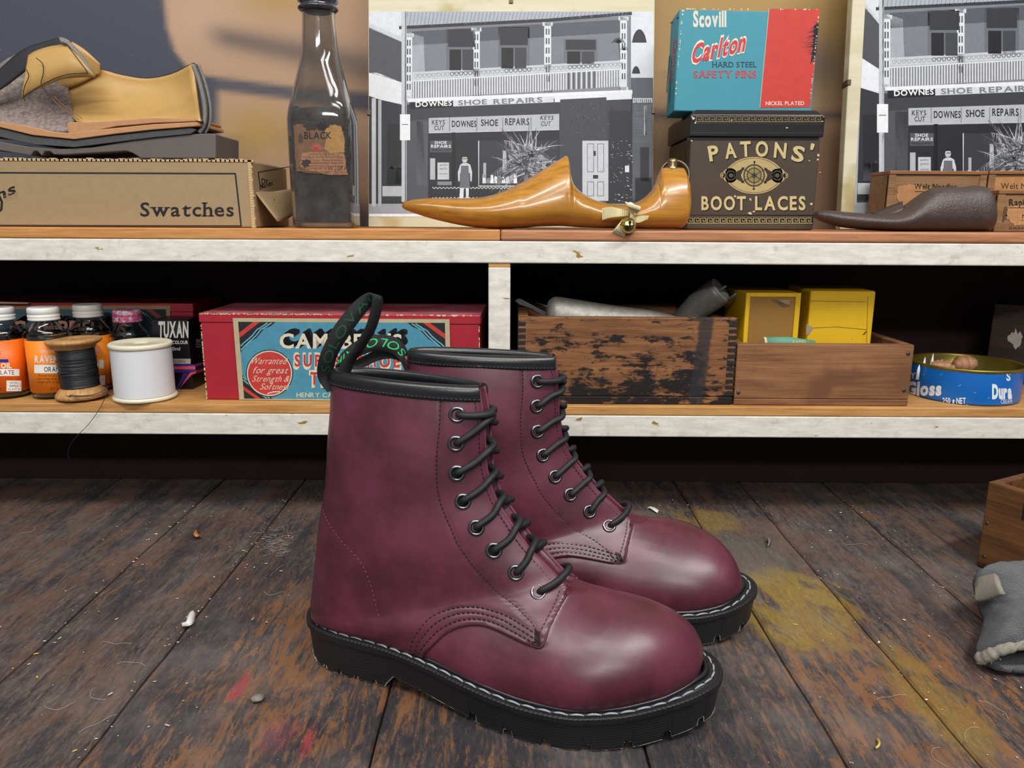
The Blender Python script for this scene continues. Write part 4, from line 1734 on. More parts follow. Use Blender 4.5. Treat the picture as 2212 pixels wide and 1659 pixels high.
PP(a, rough([(634, 270), (655, 268), (680, 274), (700, 281), (715, 268), (733, 270), (743, 288), (744, 330), (752, 378), (700, 377), (640, 370)], 1.6), '#75563f')
a.up()
PP(a, rough([(702, 280), (718, 270), (736, 272), (744, 300), (744, 328), (714, 330), (700, 320), (704, 300)], 1.4), '#a87f49')
PP(a, rough([(652, 330), (690, 328), (744, 332), (751, 377), (700, 376), (648, 362)], 1.5), '#a07355')
PP(a, blot(683, 318, 12, 7, .25), '#a5554a')
a.up()
PP(a, blot(683, 321, 5, 3, .2), '#b3263c')
PP(a, blot(695, 273, 13, 8, .45), '#242226')
PP(a, blot(672, 275, 16, 7, .4), '#3a3029')
PP(a, blot(660, 352, 8, 9, .5), '#3c332e')
PP(a, blot(650, 300, 5, 10, .4), '#4b3c33')
a.up()
TX(a, 'BLACK', 657, 716, 300, 15, '#1d1c22', bold=0.015)
I_ = '#332620'
for s, x0, x1, yy, h in (('powerful Oil Stain for', 668, 735, 335, 5), ('Staining or Dyeing Defaced Shoes,', 652, 742, 341, 4.6), ('Leather, Ivory, Bone, Celluloid,', 650, 740, 348, 4.6),
                         ('The Stain strikes deep into', 662, 742, 354, 4.6), ('Manufactured only by', 646, 706, 366, 6)):
    TX(a, s, x0, x1, yy, h, I_, serif=0.02)
PL(a, [(660, 358), (745, 359)], 0.9, I_)
TX(a, 'W.J.BRA', 708, 750, 368, 8.5, I_, serif=0.03)
TX(a, '101 FLOOD STREET, LEICHHA', 654, 750, 375, 5, I_, serif=0.02)
fb = onface(bt, 1, 0, -1)


def onbottle(u, v, w):
    o, d = lray(bt, u, -v)
    for _ in range(2):
        k = (-.0600 - o.y) / d.y
    lo, hi = (-.10 - o.y) / d.y, (0.0 - o.y) / d.y
    for _ in range(40):
        k = (lo + hi) / 2
        p = o + d * k
        wd = float(np.interp(p.z, [zof(y) for y, _ in ws], [q for _, q in ws])) * mpp / 2 + .0004 + w
        ins = (abs(p.x) / wd) ** 5.2 + (abs(p.y) / (wd * .92)) ** 5.2
        if ins > 1:
            lo = k
        else:
            hi = k
    p = o + d * hi
    lim = float(np.interp(p.z, [zof(y) for y, _ in ws], [q for _, q in ws])) * mpp / 2
    return p


a.build('paper_label', bt, onbottle, print_mat('aged label', 0.7, 0.2, 160), cut=4.0, cuty=9)

# ---- shopfront photograph prints mounted on boards
PRINT = print_mat('photographic print', 0.5, 0.08, 170, spec=0.25, tone=1.0)
_nt = PRINT.node_tree
_bs = _nt.nodes['Principled BSDF']
_src = _bs.inputs['Base Color'].links[0].from_socket
_g = _nt.nodes.new('ShaderNodeGamma')
_g.inputs[1].default_value = 1.2
_nt.links.new(_src, _g.inputs[0])
_nt.links.new(_g.outputs[0], _bs.inputs['Base Color'])
BOARD = wood('aged cream board', '#b9b191', '#d0cab2', '#ab9a6c', axis=0, grain=60, rough=0.6, bump=0.1)


def shopfront(a, f, wm=False, turn=0):
    """street photograph: two-storey iron-lace balcony over a shoe repair shop"""
    def r_(x0, y0, x1, y1, c):
        return PP(a, [f(x0, y0), f(x1, y0), f(x1, y1), f(x0, y1)], c)

    def p_(pts, c):
        return PP(a, [f(x, y) for x, y in pts], c)

    def l_(pts, w, c, taper=False):
        return PL(a, [f(x, y) for x, y in pts], w, c, taper)

    def t_(s, x0, x1, y, h, c, **kw):
        (ax, ay), (bx_, by) = f(x0, y), f(x1, y)
        return TX(a, s, ax, bx_, ay, h * (bx_ - ax) / (x1 - x0), c, **kw)
    rr = random.Random(2)
    r_(797, 25, 1411, 462, '#d3d6db')
    a.up()
    p_([(797, 56), (868, 90), (868, 178), (797, 157)], '#56585e')
    p_([(797, 49), (868, 80), (868, 91), (797, 60)], '#c7cace')
    p_([(797, 157), (815, 157), (868, 178), (868, 224), (820, 215), (797, 207)], '#dfe1e4')
    p_([(797, 207), (820, 215), (868, 226), (868, 440), (797, 440)], '#3f4046')
    p_([(868, 25), (1365, 25), (1365, 30), (1180, 46), (868, 62)], '#aeb3ba')
    p_([(868, 62), (1363, 34), (1363, 200), (868, 226)], '#84878e')
    p_([(868, 226), (1366, 206), (1366, 440), (868, 440)], '#4a4c52')
    r_(1363, 168, 1411, 445, '#666970')
    r_(797, 436, 1411, 462, '#a3a6ab')
    p_([(870, 432), (1411, 428), (1411, 437), (870, 440)], '#6d7076')
    a.up()
    for k in range(60):
        x = 872 + k * 8.2
        l_([(x, 26), (x - 5, 60 - k * .46)], 1.6, '#8f949c')
    l_([(862, 60), (1180, 44), (1365, 29)], 7, '#3d3f45')
    for k in range(26):
        l_([(797, 64 + k * 3.7), (866, 95 + k * 3.2)], .5, '#6f7177')
    # balcony wall shade under the roof, doors and windows
    p_([(890, 68), (1350, 42), (1350, 70), (890, 98)], '#62656c')
    p_([(884, 70), (915, 80), (918, 158), (890, 160)], '#a9acb2')
    for x0, x1, y0, y1 in ((968, 1026, 62, 152), (1080, 1140, 58, 148), (1222, 1287, 84, 138)):
        r_(x0 - 4, y0, x1 + 4, y1, '#75787f')
        a.up()
        r_(x0, y0 + 2, x1, y0 + (y1 - y0) * .44, '#3f4147')
        r_(x0 + 3, y0 + (y1 - y0) * .50, (x0 + x1) / 2 - 1, y1, '#2b2c31')
        r_((x0 + x1) / 2 + 2, y0 + (y1 - y0) * .50, x1 - 3, y1, '#4e5056')
        a.up(-1)
    r_(803, 212, 812, 446, '#c3c5c9')
    r_(817, 216, 824, 446, '#b2b4b8')
    r_(836, 268, 870, 400, '#303136')
    for x in (845, 862):
        p_([(x - 9, 398), (x - 7, 365), (x, 358), (x + 7, 365), (x + 8, 398)], '#5e6066')
    r_(826, 402, 868, 424, '#b9bbbf')
    a.up()
    # columns, railing, lace
    for x, y0, y1 in ((883, 72, 216), (1029, 60, 208), (1183, 48, 200), (1347, 36, 196)):
        r_(x - 7.5, y0, x + 7.5, y1, '#d5d8dc')
        r_(x - 11, y0, x + 11, y0 + 8, '#cfd2d6')
        r_(x - 10, y1 - 8, x + 10, y1, '#e0e2e5')
        a.up()
        for k in range(6):
            yy = y0 + 14 + k * (y1 - y0 - 30) / 6
            r_(x - 4, yy, x - 1.2, yy + 13, '#55575d')
            r_(x + 1.4, yy, x + 4, yy + 13, '#55575d')
        a.up(-1)
    yr = lambda x: 156 - (x - 890) * 0.057
    p_([(890, yr(890)), (1340, yr(1340)), (1340, yr(1340) + 17), (890, yr(890) + 17)], '#c5c8cd')
    p_([(890, yr(890) + 17), (1340, yr(1340) + 17), (1340, 197), (890, 216)], '#8e9197')
    a.up()
    for k in range(46):
        x = 894 + k * 9.8
        dk = '#4d4f56' if (965 < x < 1030 or 1082 < x < 1142 or 1220 < x < 1290) else '#a2a5ab'
        c_ = f(x + 4, yr(x) + 8.5)
        a.ring(c_[0], -c_[1], 4.4, 4.6, 1.4, dk, 12)
        c_ = f(x + 8.5, yr(x) + 6)
        a.ring(c_[0], -c_[1], 2.0, 2.0, .9, dk, 8)
    for k in range(82):
        x = 893 + k * 5.5
        l_([(x, yr(x) + 20), (x, yr(x) + 58 - (x - 890) * .004)], 2.0, '#e3e5e8' if not (1225 < x < 1285 and k % 2) else '#2f3036')
    l_([(890, yr(890) + 19), (1340, yr(1340) + 19)], 3, '#d7dade')
    l_([(880, 217), (1366, 198)], 8, '#e2e4e7')
    a.up()
    p_([(885, 221), (978, 217), (978, 231), (885, 236)], '#2a2b31')
    p_([(979, 217), (1196, 208), (1196, 221), (979, 230)], '#d0d3d7')
    p_([(1198, 207), (1365, 200), (1365, 214), (1198, 221)], '#dcdfe3')
    a.up()
    t_('DOWNES', 898, 976, 231, 10.5, '#f0f1f3', bold=0.02, rot=0.04)
    t_('SHOE', 990, 1052, 227.5, 10.5, '#85888e', bold=0.03, rot=0.04)
    t_('REPAIRS', 1066, 1172, 225, 10.5, '#85888e', bold=0.03, rot=0.04)
    # light box signs
    p_([(926, 255), (1208, 246), (1208, 280), (926, 287)], '#b7babf')
    a.up()
    for x in (971, 1030, 1086, 1147):
        l_([(x, 254), (x, 284)], 1.6, '#7d8087')
    I2 = '#33343a'
    t_('KEYS', 933, 961, 269, 9.5, I2, bold=0.015)
    t_('CUT', 938, 959, 281, 9.5, I2, bold=0.015)
    t_('DOWNES', 976, 1029, 274, 13, I2, bold=0.025)
    t_('SHOE', 1039, 1076, 272, 13.5, I2, bold=0.025)
    t_('REPAIRS', 1091, 1143, 270, 14, I2, bold=0.025)
    t_('KEYS', 1167, 1195, 259, 9, I2, bold=0.015, shear=.15)
    t_('CUT', 1168, 1189, 272, 9.5, I2, bold=0.015, shear=.15)
    # shop front
    p_([(926, 288), (1208, 281), (1208, 432), (926, 432)], '#35363c')
    p_([(870, 262), (924, 258), (924, 432), (870, 432)], '#5d5f65')
    l_([(926, 288), (1208, 281)], 3, '#c9ccd0')
    r_(900, 262, 924, 400, '#6b6d73')
    a.up()
    r_(929, 304, 977, 329, '#5f6268')
    r_(1033, 304, 1206, 402, '#45474d')
    p_([(1210, 215), (1310, 210), (1310, 440), (1210, 440)], '#4f5157')
    r_(1316, 240, 1366, 440, '#3a3b41')
    a.up()
    t_('SHOE', 939, 965, 311, 6, '#d8dadd', bold=0.02)
    t_('REPAIRS', 931, 974, 319, 6, '#d8dadd', bold=0.02)
    t_('WHILE-U-WAIT', 932, 973, 326.5, 4.6, '#26272c', bold=0.02)
    l_([(1034, 304), (1034, 402), (1206, 402)], 2.2, '#d3d5d9')
    r_(929, 342, 940, 388, '#b6b8bd')
    r_(945, 351, 970, 388, '#c3c5c9')
    r_(945, 392, 976, 400, '#8b8d93')
    a.up()
    for yy in (358, 366, 377):
        t_('quality' if yy < 370 else 'works', 949, 966, yy, 4, '#3c3d43', shear=.3)
    r_(976, 286, 984, 400, '#24252a')
    for k in range(9):
        x = 1042 + k * 8.4
        p_([(x, 396), (x + 1, 386 - rr.random() * 10), (x + 7, 385 - rr.random() * 9), (x + 8, 396)], ['#d9dbde', '#8f9197', '#e6e8ea'][k % 3])
    r_(1044, 352, 1050, 384, '#b1b3b8')
    r_(1086, 325, 1094, 372, '#b8babf')
    for yy in (406, 428):
        l_([(x, yy + (1.6 if k % 2 else -1.6)) for k, x in enumerate(range(934, 1200, 4))], 1.6, '#d5d7da')
    # door with panels
    r_(1258, 304, 1314, 434, '#c5c8cc')
    a.up()
    for x in (1268, 1290):
        for y0, y1 in ((310, 372), (392, 424)):
            a.frame(*f(x, y1)[:1], -f(x, y1)[1], f(x + 15, y0)[0], -f(x, y0)[1], 1.6, '#85888f')
    r_(1282, 326, 1287, 337, '#3b3c42')
    r_(1281, 378, 1292, 386, '#3b3c42')
    for k in range(70):
        x, y = rr.uniform(1318, 1366), rr.uniform(300, 436)
        l_([(x, y), (x + rr.uniform(1, 5), y + rr.uniform(-1, 3))], rr.uniform(.6, 1.8), '#8c8e94' if rr.random() < .6 else '#d0d2d6')
    for k in range(60):
        x, y = rr.uniform(1225, 1330), rr.uniform(216, 300)
        l_([(x, y), (x + rr.uniform(-3, 3), y + rr.uniform(1, 6))], 1.2, '#33343a' if rr.random() < .6 else '#74777d')
    r_(1367, 212, 1409, 222, '#c9ccd0')
    for k in range(9):
        r_(1369 + k * 4.4, 214, 1371 + k * 4.4, 224, '#55575d')
    r_(1370, 226, 1408, 310, '#6e7178')
    for k in range(20):
        l_([(1370, 228 + k * 4), (1408, 227 + k * 4)], .7, '#898c92')
    r_(1391, 228, 1397, 292, '#c6c9cd')
    r_(1383, 318, 1402, 392, '#3b3d43')
    r_(1350, 358, 1359, 372, '#d9dbde')
    r_(1372, 384, 1408, 440, '#33343a')
    for cx, cy, rx in ((1381, 92, 16), (1374, 159, 9)):
        p_([(cx - rx, cy)] + [(cx - rx + rx * 2 * k / 10, cy - rx * 1.8 * sin(pi * k / 10) ** .6) for k in range(1, 10)] + [(cx + rx, cy)], '#3a3b41')
    a.up()
    # man in an apron at the door
    mx, my = 1004, 344
    p_([(mx - 14, 392), (mx - 15, 372), (mx - 10, 356), (mx - 4, 352), (mx + 5, 352), (mx + 12, 356), (mx + 16, 372), (mx + 15, 392), (mx + 12, 392), (mx + 11, 374), (mx - 10, 374), (mx - 11, 392)], '#c9ccd0')
    p_([(mx - 10, 404), (mx - 2, 404), (mx - 3, 430), (mx - 8, 434), (mx - 12, 433)], '#d7d9dc')
    p_([(mx + 2, 404), (mx + 9, 404), (mx + 8, 434), (mx + 3, 434)], '#d7d9dc')
    a.up()
    p_([(mx - 8, 358), (mx + 8, 358), (mx + 11, 406), (mx - 11, 406)], '#74777e')
    p_([(mx - 6 + k_[0] * 12, my + 6 - k_[1] * 13) for k_ in ((.1, 0), (.0, .45), (.1, .85), (.5, 1), (.9, .85), (1, .45), (.85, 0), (.5, -.12))], '#bfc1c5')
    a.up()
    p_([(mx - 6.5, my - 2), (mx - 5, my - 8), (mx, my - 10), (mx + 6, my - 8), (mx + 6.5, my - 2), (mx + 4, my - 5), (mx - 4, my - 5)], '#2b2c31')
    l_([(mx - 5 + turn, my - 1), (mx + 5 + turn, my - 1)], 1.4, '#303137')
    # palm
    for k in range(120):
        an = rr.uniform(-.35, pi + .35)
        L = rr.uniform(40, 92)
        ox, oy = 1136 + rr.uniform(-12, 20), 338 + rr.uniform(-12, 40)
        pts = [(ox + L * q * cos(an) * (1 - .1 * q), oy - L * q * sin(an) + 26 * q * q * (1.2 - sin(an))) for q in (0, .25, .5, .75, 1)]
        g_ = rr.choice(('#8f9298', '#b5b8bd', '#c9ccd0', '#7a6d73', '#5f6167', '#c2c5ca'))
        l_(pts, 3.6, g_, True)
        if k % 3 == 0:
            for q in range(7):
                bx2, by2 = pts[2][0] + (pts[4][0] - pts[2][0]) * q / 7, pts[2][1] + (pts[4][1] - pts[2][1]) * q / 7
                l_([(bx2, by2), (bx2 + rr.uniform(-3, 3), by2 + 11)], 1.3, g_, True)
    l_([(1134, 430), (1137, 380), (1140, 340)], 9, '#7c7f85')
    for q in range(9):
        an = pi * q / 8
        l_([(1336, 92), (1336 + 10 * cos(an), 90 - 9 * sin(an)), (1336 + 17 * cos(an), 96 - 8 * sin(an))], 3.2, '#2d2e34', True)
    for q in range(6):
        an = pi * q / 5
        l_([(1348, 108), (1348 + 6 * cos(an), 106 - 7 * sin(an)), (1348 + 10 * cos(an), 112 - 6 * sin(an))], 2.4, '#2d2e34', True)
    l_([(1336, 90), (1340, 128)], 1.4, '#404147')
    a.up()
    # lamp post in front of it all
    l_([(873, 25), (873, 436)], 11, '#c1c4c9')
    l_([(876, 25), (876, 436)], 3, '#8f9298')
    a.up()
    r_(864, 247, 886, 303, '#e6e8ea')
    a.up()
    r_(868, 268, 882, 270, '#85888e')


def board(nm, px0, px1, Yb, lean, label, thick, top_py, W2=None):
    o0 = at((px0 + px1) / 2, 496, Yb)
    root = empty(nm, (o0.x, Yb, ZS + .0005), label=label, cat='photograph', rot=(-lean, 0, 0))
    return root


pb = board('photo_board', 796, 1410, 0.890, radians(10.5), 'black and white shopfront photograph on cream board behind the tan wooden last', .006, -40)
w = at(1410, 300, .93).x - at(796, 300, .93).x
MB().box(at(796, 496, .890).x - pb.location.x, 0, 0, at(1409, 496, .890).x - pb.location.x, .006, .335).build('backing_board', BOARD, pb, 0.0006)
a = Art(1.2e-5)
shopfront(a, lambda x, y: (x, y))
PX(a, 797, 462, 1408, 468, '#e9e9e8')
a.build('print', pb, onface(pb, 1, -.0002, -1), PRINT)
mb = MB()
for px, py in ((1104, 2), (1411, 240), (797, 243)):
    o, d = lray(pb, px, py)
    p = o + d * (-o.y / d.y)
    mb = MB().box(p.x - .0022, -.0014, p.z - .003, p.x + .0022, .0065, p.z + .003)
    mb.build('mirror_clip', plain('rusty clip', '#5a4a3d', 0.5, metal=0.6), pb, 0.0004)

pb = board('photo_board', 1818, 2420, 0.900, radians(5.5), 'same shopfront photograph enlarged, on a thick board behind the small wooden boxes', .006, -40)
xL = at(1817, 470, .900).x - pb.location.x
MB().box(xL, 0, 0, xL + .34, .014, .335).build('backing_board', BOARD, pb, 0.0012)
a = Art(1.2e-5)
f2 = lambda x, y: (2016 + (x - 975) * 1.097 + (0 if x > 868 else 0), 204 + (y - 228) * 1.1)
shopfront(a, f2, turn=2)
vs = []
o_ = onface(pb, 1, -.0002, -1)


def clip2(u, v, w_):
    p = o_(u, v, w_)
    p.x = min(max(p.x, xL + .0145), xL + .3395)
    p.z = min(max(p.z, .001), .334)
    return p


a.build('print', pb, clip2, PRINT)
mb = MB()
o, d = lray(pb, 1836, 178)
p = o + d * (-o.y / d.y)
mb.box(xL - .0012, -.0014, p.z - .003, xL + .003, .0145, p.z + .003)
mb.build('mirror_clip', plain('rusty clip', '#5a4a3d', 0.5, metal=0.6), pb, 0.0004)

# ---- tan wooden last
LASTW = wood('honey varnished last wood', '#8f5c16', '#bd842a', '#9d6a20', axis=0, grain=260, rough=0.3, coat=0.45, spec=0.5, bump=0.08)
YL = 0.815
la = empty('wooden_last', (at(1180, 500, YL).x, YL, ZS), label='long pointed honey-coloured wooden shoe last with a brass ring, in front of the print', cat='shoe last')
L0 = Vector(la.location)
st = [(869, 450, 456, .001), (876, 444, 462, .006), (900, 439, 471, .012), (940, 436, 483, .018), (1000, 437, 496, .024), (1050, 433, 502, .028), (1090, 420, 503, .030),
      (1130, 401, 501, .0315), (1165, 380, 498, .032), (1195, 361, 497, .032), (1215, 349, 497, .0315), (1223, 345, 497.5, .031), (1228, 352, 498, .031), (1232, 382, 498, .0305), (1240, 408, 499, .030),
      (1258, 426, 500, .029), (1290, 442, 501, .028), (1330, 450, 502, .027), (1370, 447, 503, .027), (1398, 430, 503, .027), (1414, 408, 503, .027), (1422, 385, 503, .027), (1430, 373, 503, .027),
      (1450, 370, 503, .027), (1468, 371, 501, .026), (1478, 374, 493, .024), (1484, 392, 478, .018), (1487, 410, 450, .010)]
mb = MB()
loft_px(mb, st, YL, 28, 2.0)
mn = min(v[2] for v in mb.v)
mb.v = [(x - L0.x, y - L0.y, z - mn) for x, y, z in mb.v]
mb.build('last_body', LASTW, la)
BRASS = plain('dull brass', '#8c7a58', 0.35, metal=0.9, var=0.25, scale=200)
BRASSD = plain('dark brass ring', '#5d5546', 0.4, metal=0.8, var=0.25, scale=200)
c0 = at(1452, 372, YL) - L0
mb = MB()
mb.lathe([(.0, -.001), (.0085, -.001), (.0085, .001), (.006, .003), (.0048, .006), (.0050, .010), (.0045, .0125), (.002, .0138), (0, .014)], 24, tuple(c0))
hk = mb.build('hook_post', BRASS, la)
mb = MB()
pts = []
for k in range(40):
    an = 2 * pi * k / 40
    pts.append(c0 + Vector((.0148 * cos(an) + .0035, .004 + .003 * sin(an), .0002 + .0145 * sin(an) - .003)))
mb.tube(pts, .0017, 10, closed=True)
mb.build('ring', BRASSD, hk)

# ---- ribbon bow with a bell tied round the last
CREAM = plain('cream grosgrain ribbon', '#efe8c6', 0.6, var=0.08, scale=200)
rb = empty('ribbon_bow', (at(1355, 487, YL - .034).x, YL - .034, at(1355, 487, YL - .034).z), label='cream pleated ribbon bow with a small brass bell tied round the wooden last', cat='bow')
R0_ = Vector(rb.location)


def pleat(top, bot, dep):
    mb = MB()
    T, B = cr([(x, y, 0) for x, y in top], 10), cr([(x, y, 0) for x, y in bot], 10)
    rows = []
    for i, (p, q) in enumerate(zip(T, B)):
        zig = .0011 * (1 if i % 2 else -1)
        u = i / (len(T) - 1)
        rows.append([at(p.x + (q.x - p.x) * j / 5, p.y + (q.y - p.y) * j / 5, YL - .032 - dep * sin(u * 2.6) + zig) - R0_ for j in range(6)])
    mb.grid(rows, sm=False)
    return solid(mb.build('ribbon_loop', CREAM, rb), .0006)


pleat([(1358, 455), (1335, 450), (1318, 447), (1301, 450)], [(1356, 466), (1335, 468), (1318, 470), (1302, 475)], .010)
pleat([(1362, 456), (1356, 447), (1350, 436)], [(1376, 462), (1382, 455), (1384, 447)], .012)
pleat([(1366, 471), (1384, 466), (1401, 466)], [(1368, 479), (1380, 481), (1398, 474)], .009)
pleat([(1344, 474), (1333, 488), (1323, 500)], [(1358, 478), (1352, 498), (1350, 510)], .008)
mb = MB()
zc = lambda px, py: at(px, py, YL - .0305) - R0_
mb.tube([zc(1366, 440) + Vector((0, .006, 0)), zc(1366, 450) + Vector((0, .001, 0)), zc(1366, 465) + Vector((0, -.001, 0)), zc(1364, 480), zc(1362, 492) + Vector((0, .003, 0))], .0016, 8, flat=2.2)
mb.build('ribbon_tie', CREAM, rb)
mb = MB()
bc = at(1357, 487, YL - .041) - R0_
prof_ = [(.0077 * sin(pi * k / 18), -.0077 * cos(pi * k / 18)) for k in range(19)]
prof_ = prof_[:9] + [(.0083, -.0006), (.0083, .0006)] + prof_[10:]
mb.lathe([(max(r, 1e-5), z) for r, z in prof_], 28, tuple(bc))
bell = mb.build('jingle_bell', plain('bright brass bell', '#b5a566', 0.25, metal=1.0, var=0.1), rb)
mb = MB()
mb.lathe([(1e-5, .0081), (.0015, .0080), (.0016, .0070)], 12, (bc.x + .0006, bc.y, bc.z + .003), axis='y')
mb.box(bc.x - .0003, bc.y - .0083, bc.z - .0045, bc.x + .0014, bc.y - .0068, bc.z + .003)
mb.build('bell_slot', HOLE, bell)

# ---- boot lace tin
YT = 0.846
tx0, tx1 = at(1482, 488, YT).x, at(1757, 488, YT).x
tin = empty('lace_tin', (tx0, YT, ZS), label='dark brown boot lace tin with gold lettering and Greek key bands, under the teal box', cat='tin')
TINP = plain('brown japanned tin', '#463b30', 0.38, var=0.2, scale=50, spec=0.5)
BLKTIN = plain('black japanned tin', '#1c1b1d', 0.3, var=0.25, scale=70, spec=0.6)
zb2 = at(1620, 297, YT).z - ZS
Wt, Dt = tx1 - tx0, .112
MB().box(0, 0, 0, Wt, Dt, zb2).build('tin_body', TINP, tin, 0.0018)
zl = at(1620, 250, YT).z - ZS
mb = MB().box(-.002, -.002, zb2 + .0005, Wt + .002, Dt + .002, zl)
lid = mb.build('lid', BLKTIN, tin, 0.0012)
zt2 = at(1620, 236, YT).z - ZS
mb = MB()
vs = [(-.0015, -.0015, zl), (-.0015, Dt + .0015, zl), (Wt + .0015, -.0015, zl), (Wt + .0015, Dt + .0015, zl)]
q = [(.005, .005, zt2), (.005, Dt - .005, zt2), (Wt - .005, .005, zt2), (Wt - .005, Dt - .005, zt2)]
mb.hexa([vs[0], q[0], vs[1], q[1], vs[2], q[2], vs[3], q[3]])
mb.build('lid_top', BLKTIN, lid, 0.0012)
GOLD, GOLDD = '#b5a06c', '#85714a'


def greek(a, x0, y0, x1, y1, n, c, w):
    for k in range(n):
        u = x0 + (x1 - x0) * k / n
        s = (x1 - x0) / n
        v = lambda f: y0 + (y1 - y0) * f
        PL(a, [(u, v(1)), (u, v(0)), (u + s * .78, v(0)), (u + s * .78, v(.62)), (u + s * .36, v(.62)), (u + s * .36, v(.34)), ], w, c)
        PL(a, [(u, v(1)), (u + s, v(1))], w, c)


a = Art()
PX(a, 1482, 464, 1757, 486, '#171517')
PX(a, 1484, 297, 1768, 303, '#171517')
a.up()
greek(a, 1485, 471, 1755, 482, 19, GOLD, 1.9)
PL(a, [(1485, 467), (1755, 468)], 1.0, GOLDD)
PL(a, [(1485, 485.5), (1755, 486)], 1.0, GOLDD)
for ch, x, y, rt in (('P', 1533, 348, .16), ('A', 1567, 342, .10), ('T', 1600, 338, .05), ('O', 1632, 337, -.02), ('N', 1671, 339, -.10), ('S', 1708, 345, -.20), ("'", 1744, 342, -.25)):
    wd = {'P': 22, 'A': 25, 'T': 23, 'O': 27, 'N': 26, 'S': 27, "'": 8}[ch]
    a.text(ch, x + 1.6, -y - 1.2, 31, '#120f0d', width=wd, bold=0.045, rot=rt)
TX(a, 'BOOT', 1517, 1612, 454, 28, '#120f0d', bold=0.045, gap=.13)
TX(a, 'LACES', 1633, 1741, 454, 28, '#120f0d', bold=0.045, gap=.13)
a.up()
for ch, x, y, rt in (('P', 1533, 348, .16), ('A', 1567, 342, .10), ('T', 1600, 338, .05), ('O', 1632, 337, -.02), ('N', 1671, 339, -.10), ('S', 1708, 345, -.20), ("'", 1744, 342, -.25)):
    wd = {'P': 22, 'A': 25, 'T': 23, 'O': 27, 'N': 26, 'S': 27, "'": 8}[ch]
    a.text(ch, x, -y, 31, '#c8b681', width=wd, bold=0.03, rot=rt)
TX(a, 'BOOT', 1515, 1611, 453, 28, '#c8b681', bold=0.03, gap=.13)
TX(a, 'LACES', 1631, 1740, 453, 28, '#c8b681', bold=0.03, gap=.13)
# medallion
cx, cy = 1629, -379
almond = []
for k in range(41):
    u = k / 40 * 2 - 1
    almond.append((cx + 62 * u, cy + 32 * (1 - abs(u) ** 2.2) ** .8 + 8))
for k in range(41):
    u = 1 - k / 40 * 2
    almond.append((cx + 62 * u, cy - 32 * (1 - abs(u) ** 2.2) ** .8 - 8))
a.poly(almond, GOLD)
for s in (-1, 1):
    a.ell(cx + s * 52, cy, 16, 16, GOLD)
    a.ell(cx + s * 68, cy, 5.5, 6, GOLD)
a.up()
for s in (-1, 1):
    a.ring(cx + s * 50, cy, 11, 11, 3, '#4a4030')
    a.ell(cx + s * 50, cy, 5, 5, '#4d5040')
    a.poly([(cx + s * 44, cy + 5), (cx + s * 20, cy + 18), (cx + s * 28, cy + 2), (cx + s * 28, cy - 2), (cx + s * 20, cy - 18), (cx + s * 44, cy - 5)], '#3a3226')
    a.ring(cx + s * 68, cy, 4, 4.4, 1.4, '#3a3226', 16)
a.line([(p[0] * .93 + cx * .07, p[1] * .93 + cy * .07) for p in almond], 1.0, '#4a4030')
a.up()
a.ell(cx, cy, 24, 25, '#8f7d50')
a.up()
a.ring(cx, cy, 23, 24, 2.2, '#2d261c')
a.ring(cx, cy, 16, 17, 2.0, '#3a3226')
a.ell(cx, cy, 6, 6, '#4d5040')
a.up()
for k in range(6):
    an = k * pi / 3 + .5
    a.line([(cx, cy), (cx + 30 * cos(an), cy + 30 * sin(an))], 1.4, '#2d261c')
    a.ell(cx + 29 * cos(an), cy + 29 * sin(an), 2.6, 2.6, '#3a3226', 12)
for k in range(24):
    an = k * pi / 12
    a.line([(cx + 16 * cos(an), cy + 17 * sin(an)), (cx + 20 * cos(an), cy + 21 * sin(an))], 1.1, '#d0bd88')
CH = '#cdbf9a'
for cxx, cyy, s in ((1588, 424, 4), (1621, 431, 4), (1753, 441, 4), (1620, 461, 6), (1628, 457, 3), (1768, 335, 4), (1767, 345, 3), (1494, 304, 3), (1772, 372, 2), (1748, 347, 2), (1490, 415, 5), (1488, 424, 4)):
    PP(a, blot(cxx, cyy, s * .7, s * .6, .6, 9), CH)
a.build('tin_print', tin, onface(tin, 1, -.0003, -1), print_mat('tin print', 0.42, 0.10, 80, wearcol='#b9ab86', wear_at=0.74))
a = Art()
PX(a, 1496, 250, 1778, 266, '#141316')
a.up()
greek(a, 1504, 252, 1776, 263, 19, GOLDD, 1.8)
PL(a, [(1500, 267.5), (1777, 268)], .8, '#55504a')
PL(a, [(1492, 287), (1776, 287.5)], .8, '#55504a')
for cxx, cyy, s in ((1497, 255, 5), (1502, 265, 3), (1700, 276, 3), (1580, 260, 2), (1776, 262, 3)):
    PP(a, blot(cxx, cyy, s * .7, s * .6, .6, 9), CH)
a.build('lid_print', lid, onface(tin, 1, -.0024, -1), MATS['tin print'])
a = Art()
PP(a, [(1452, 318), (1480, 322), (1480, 350), (1452, 350)], '#4a4328')
a.build('side_print', tin, onface(tin, 0, -.0003, -1), MATS['tin print'])

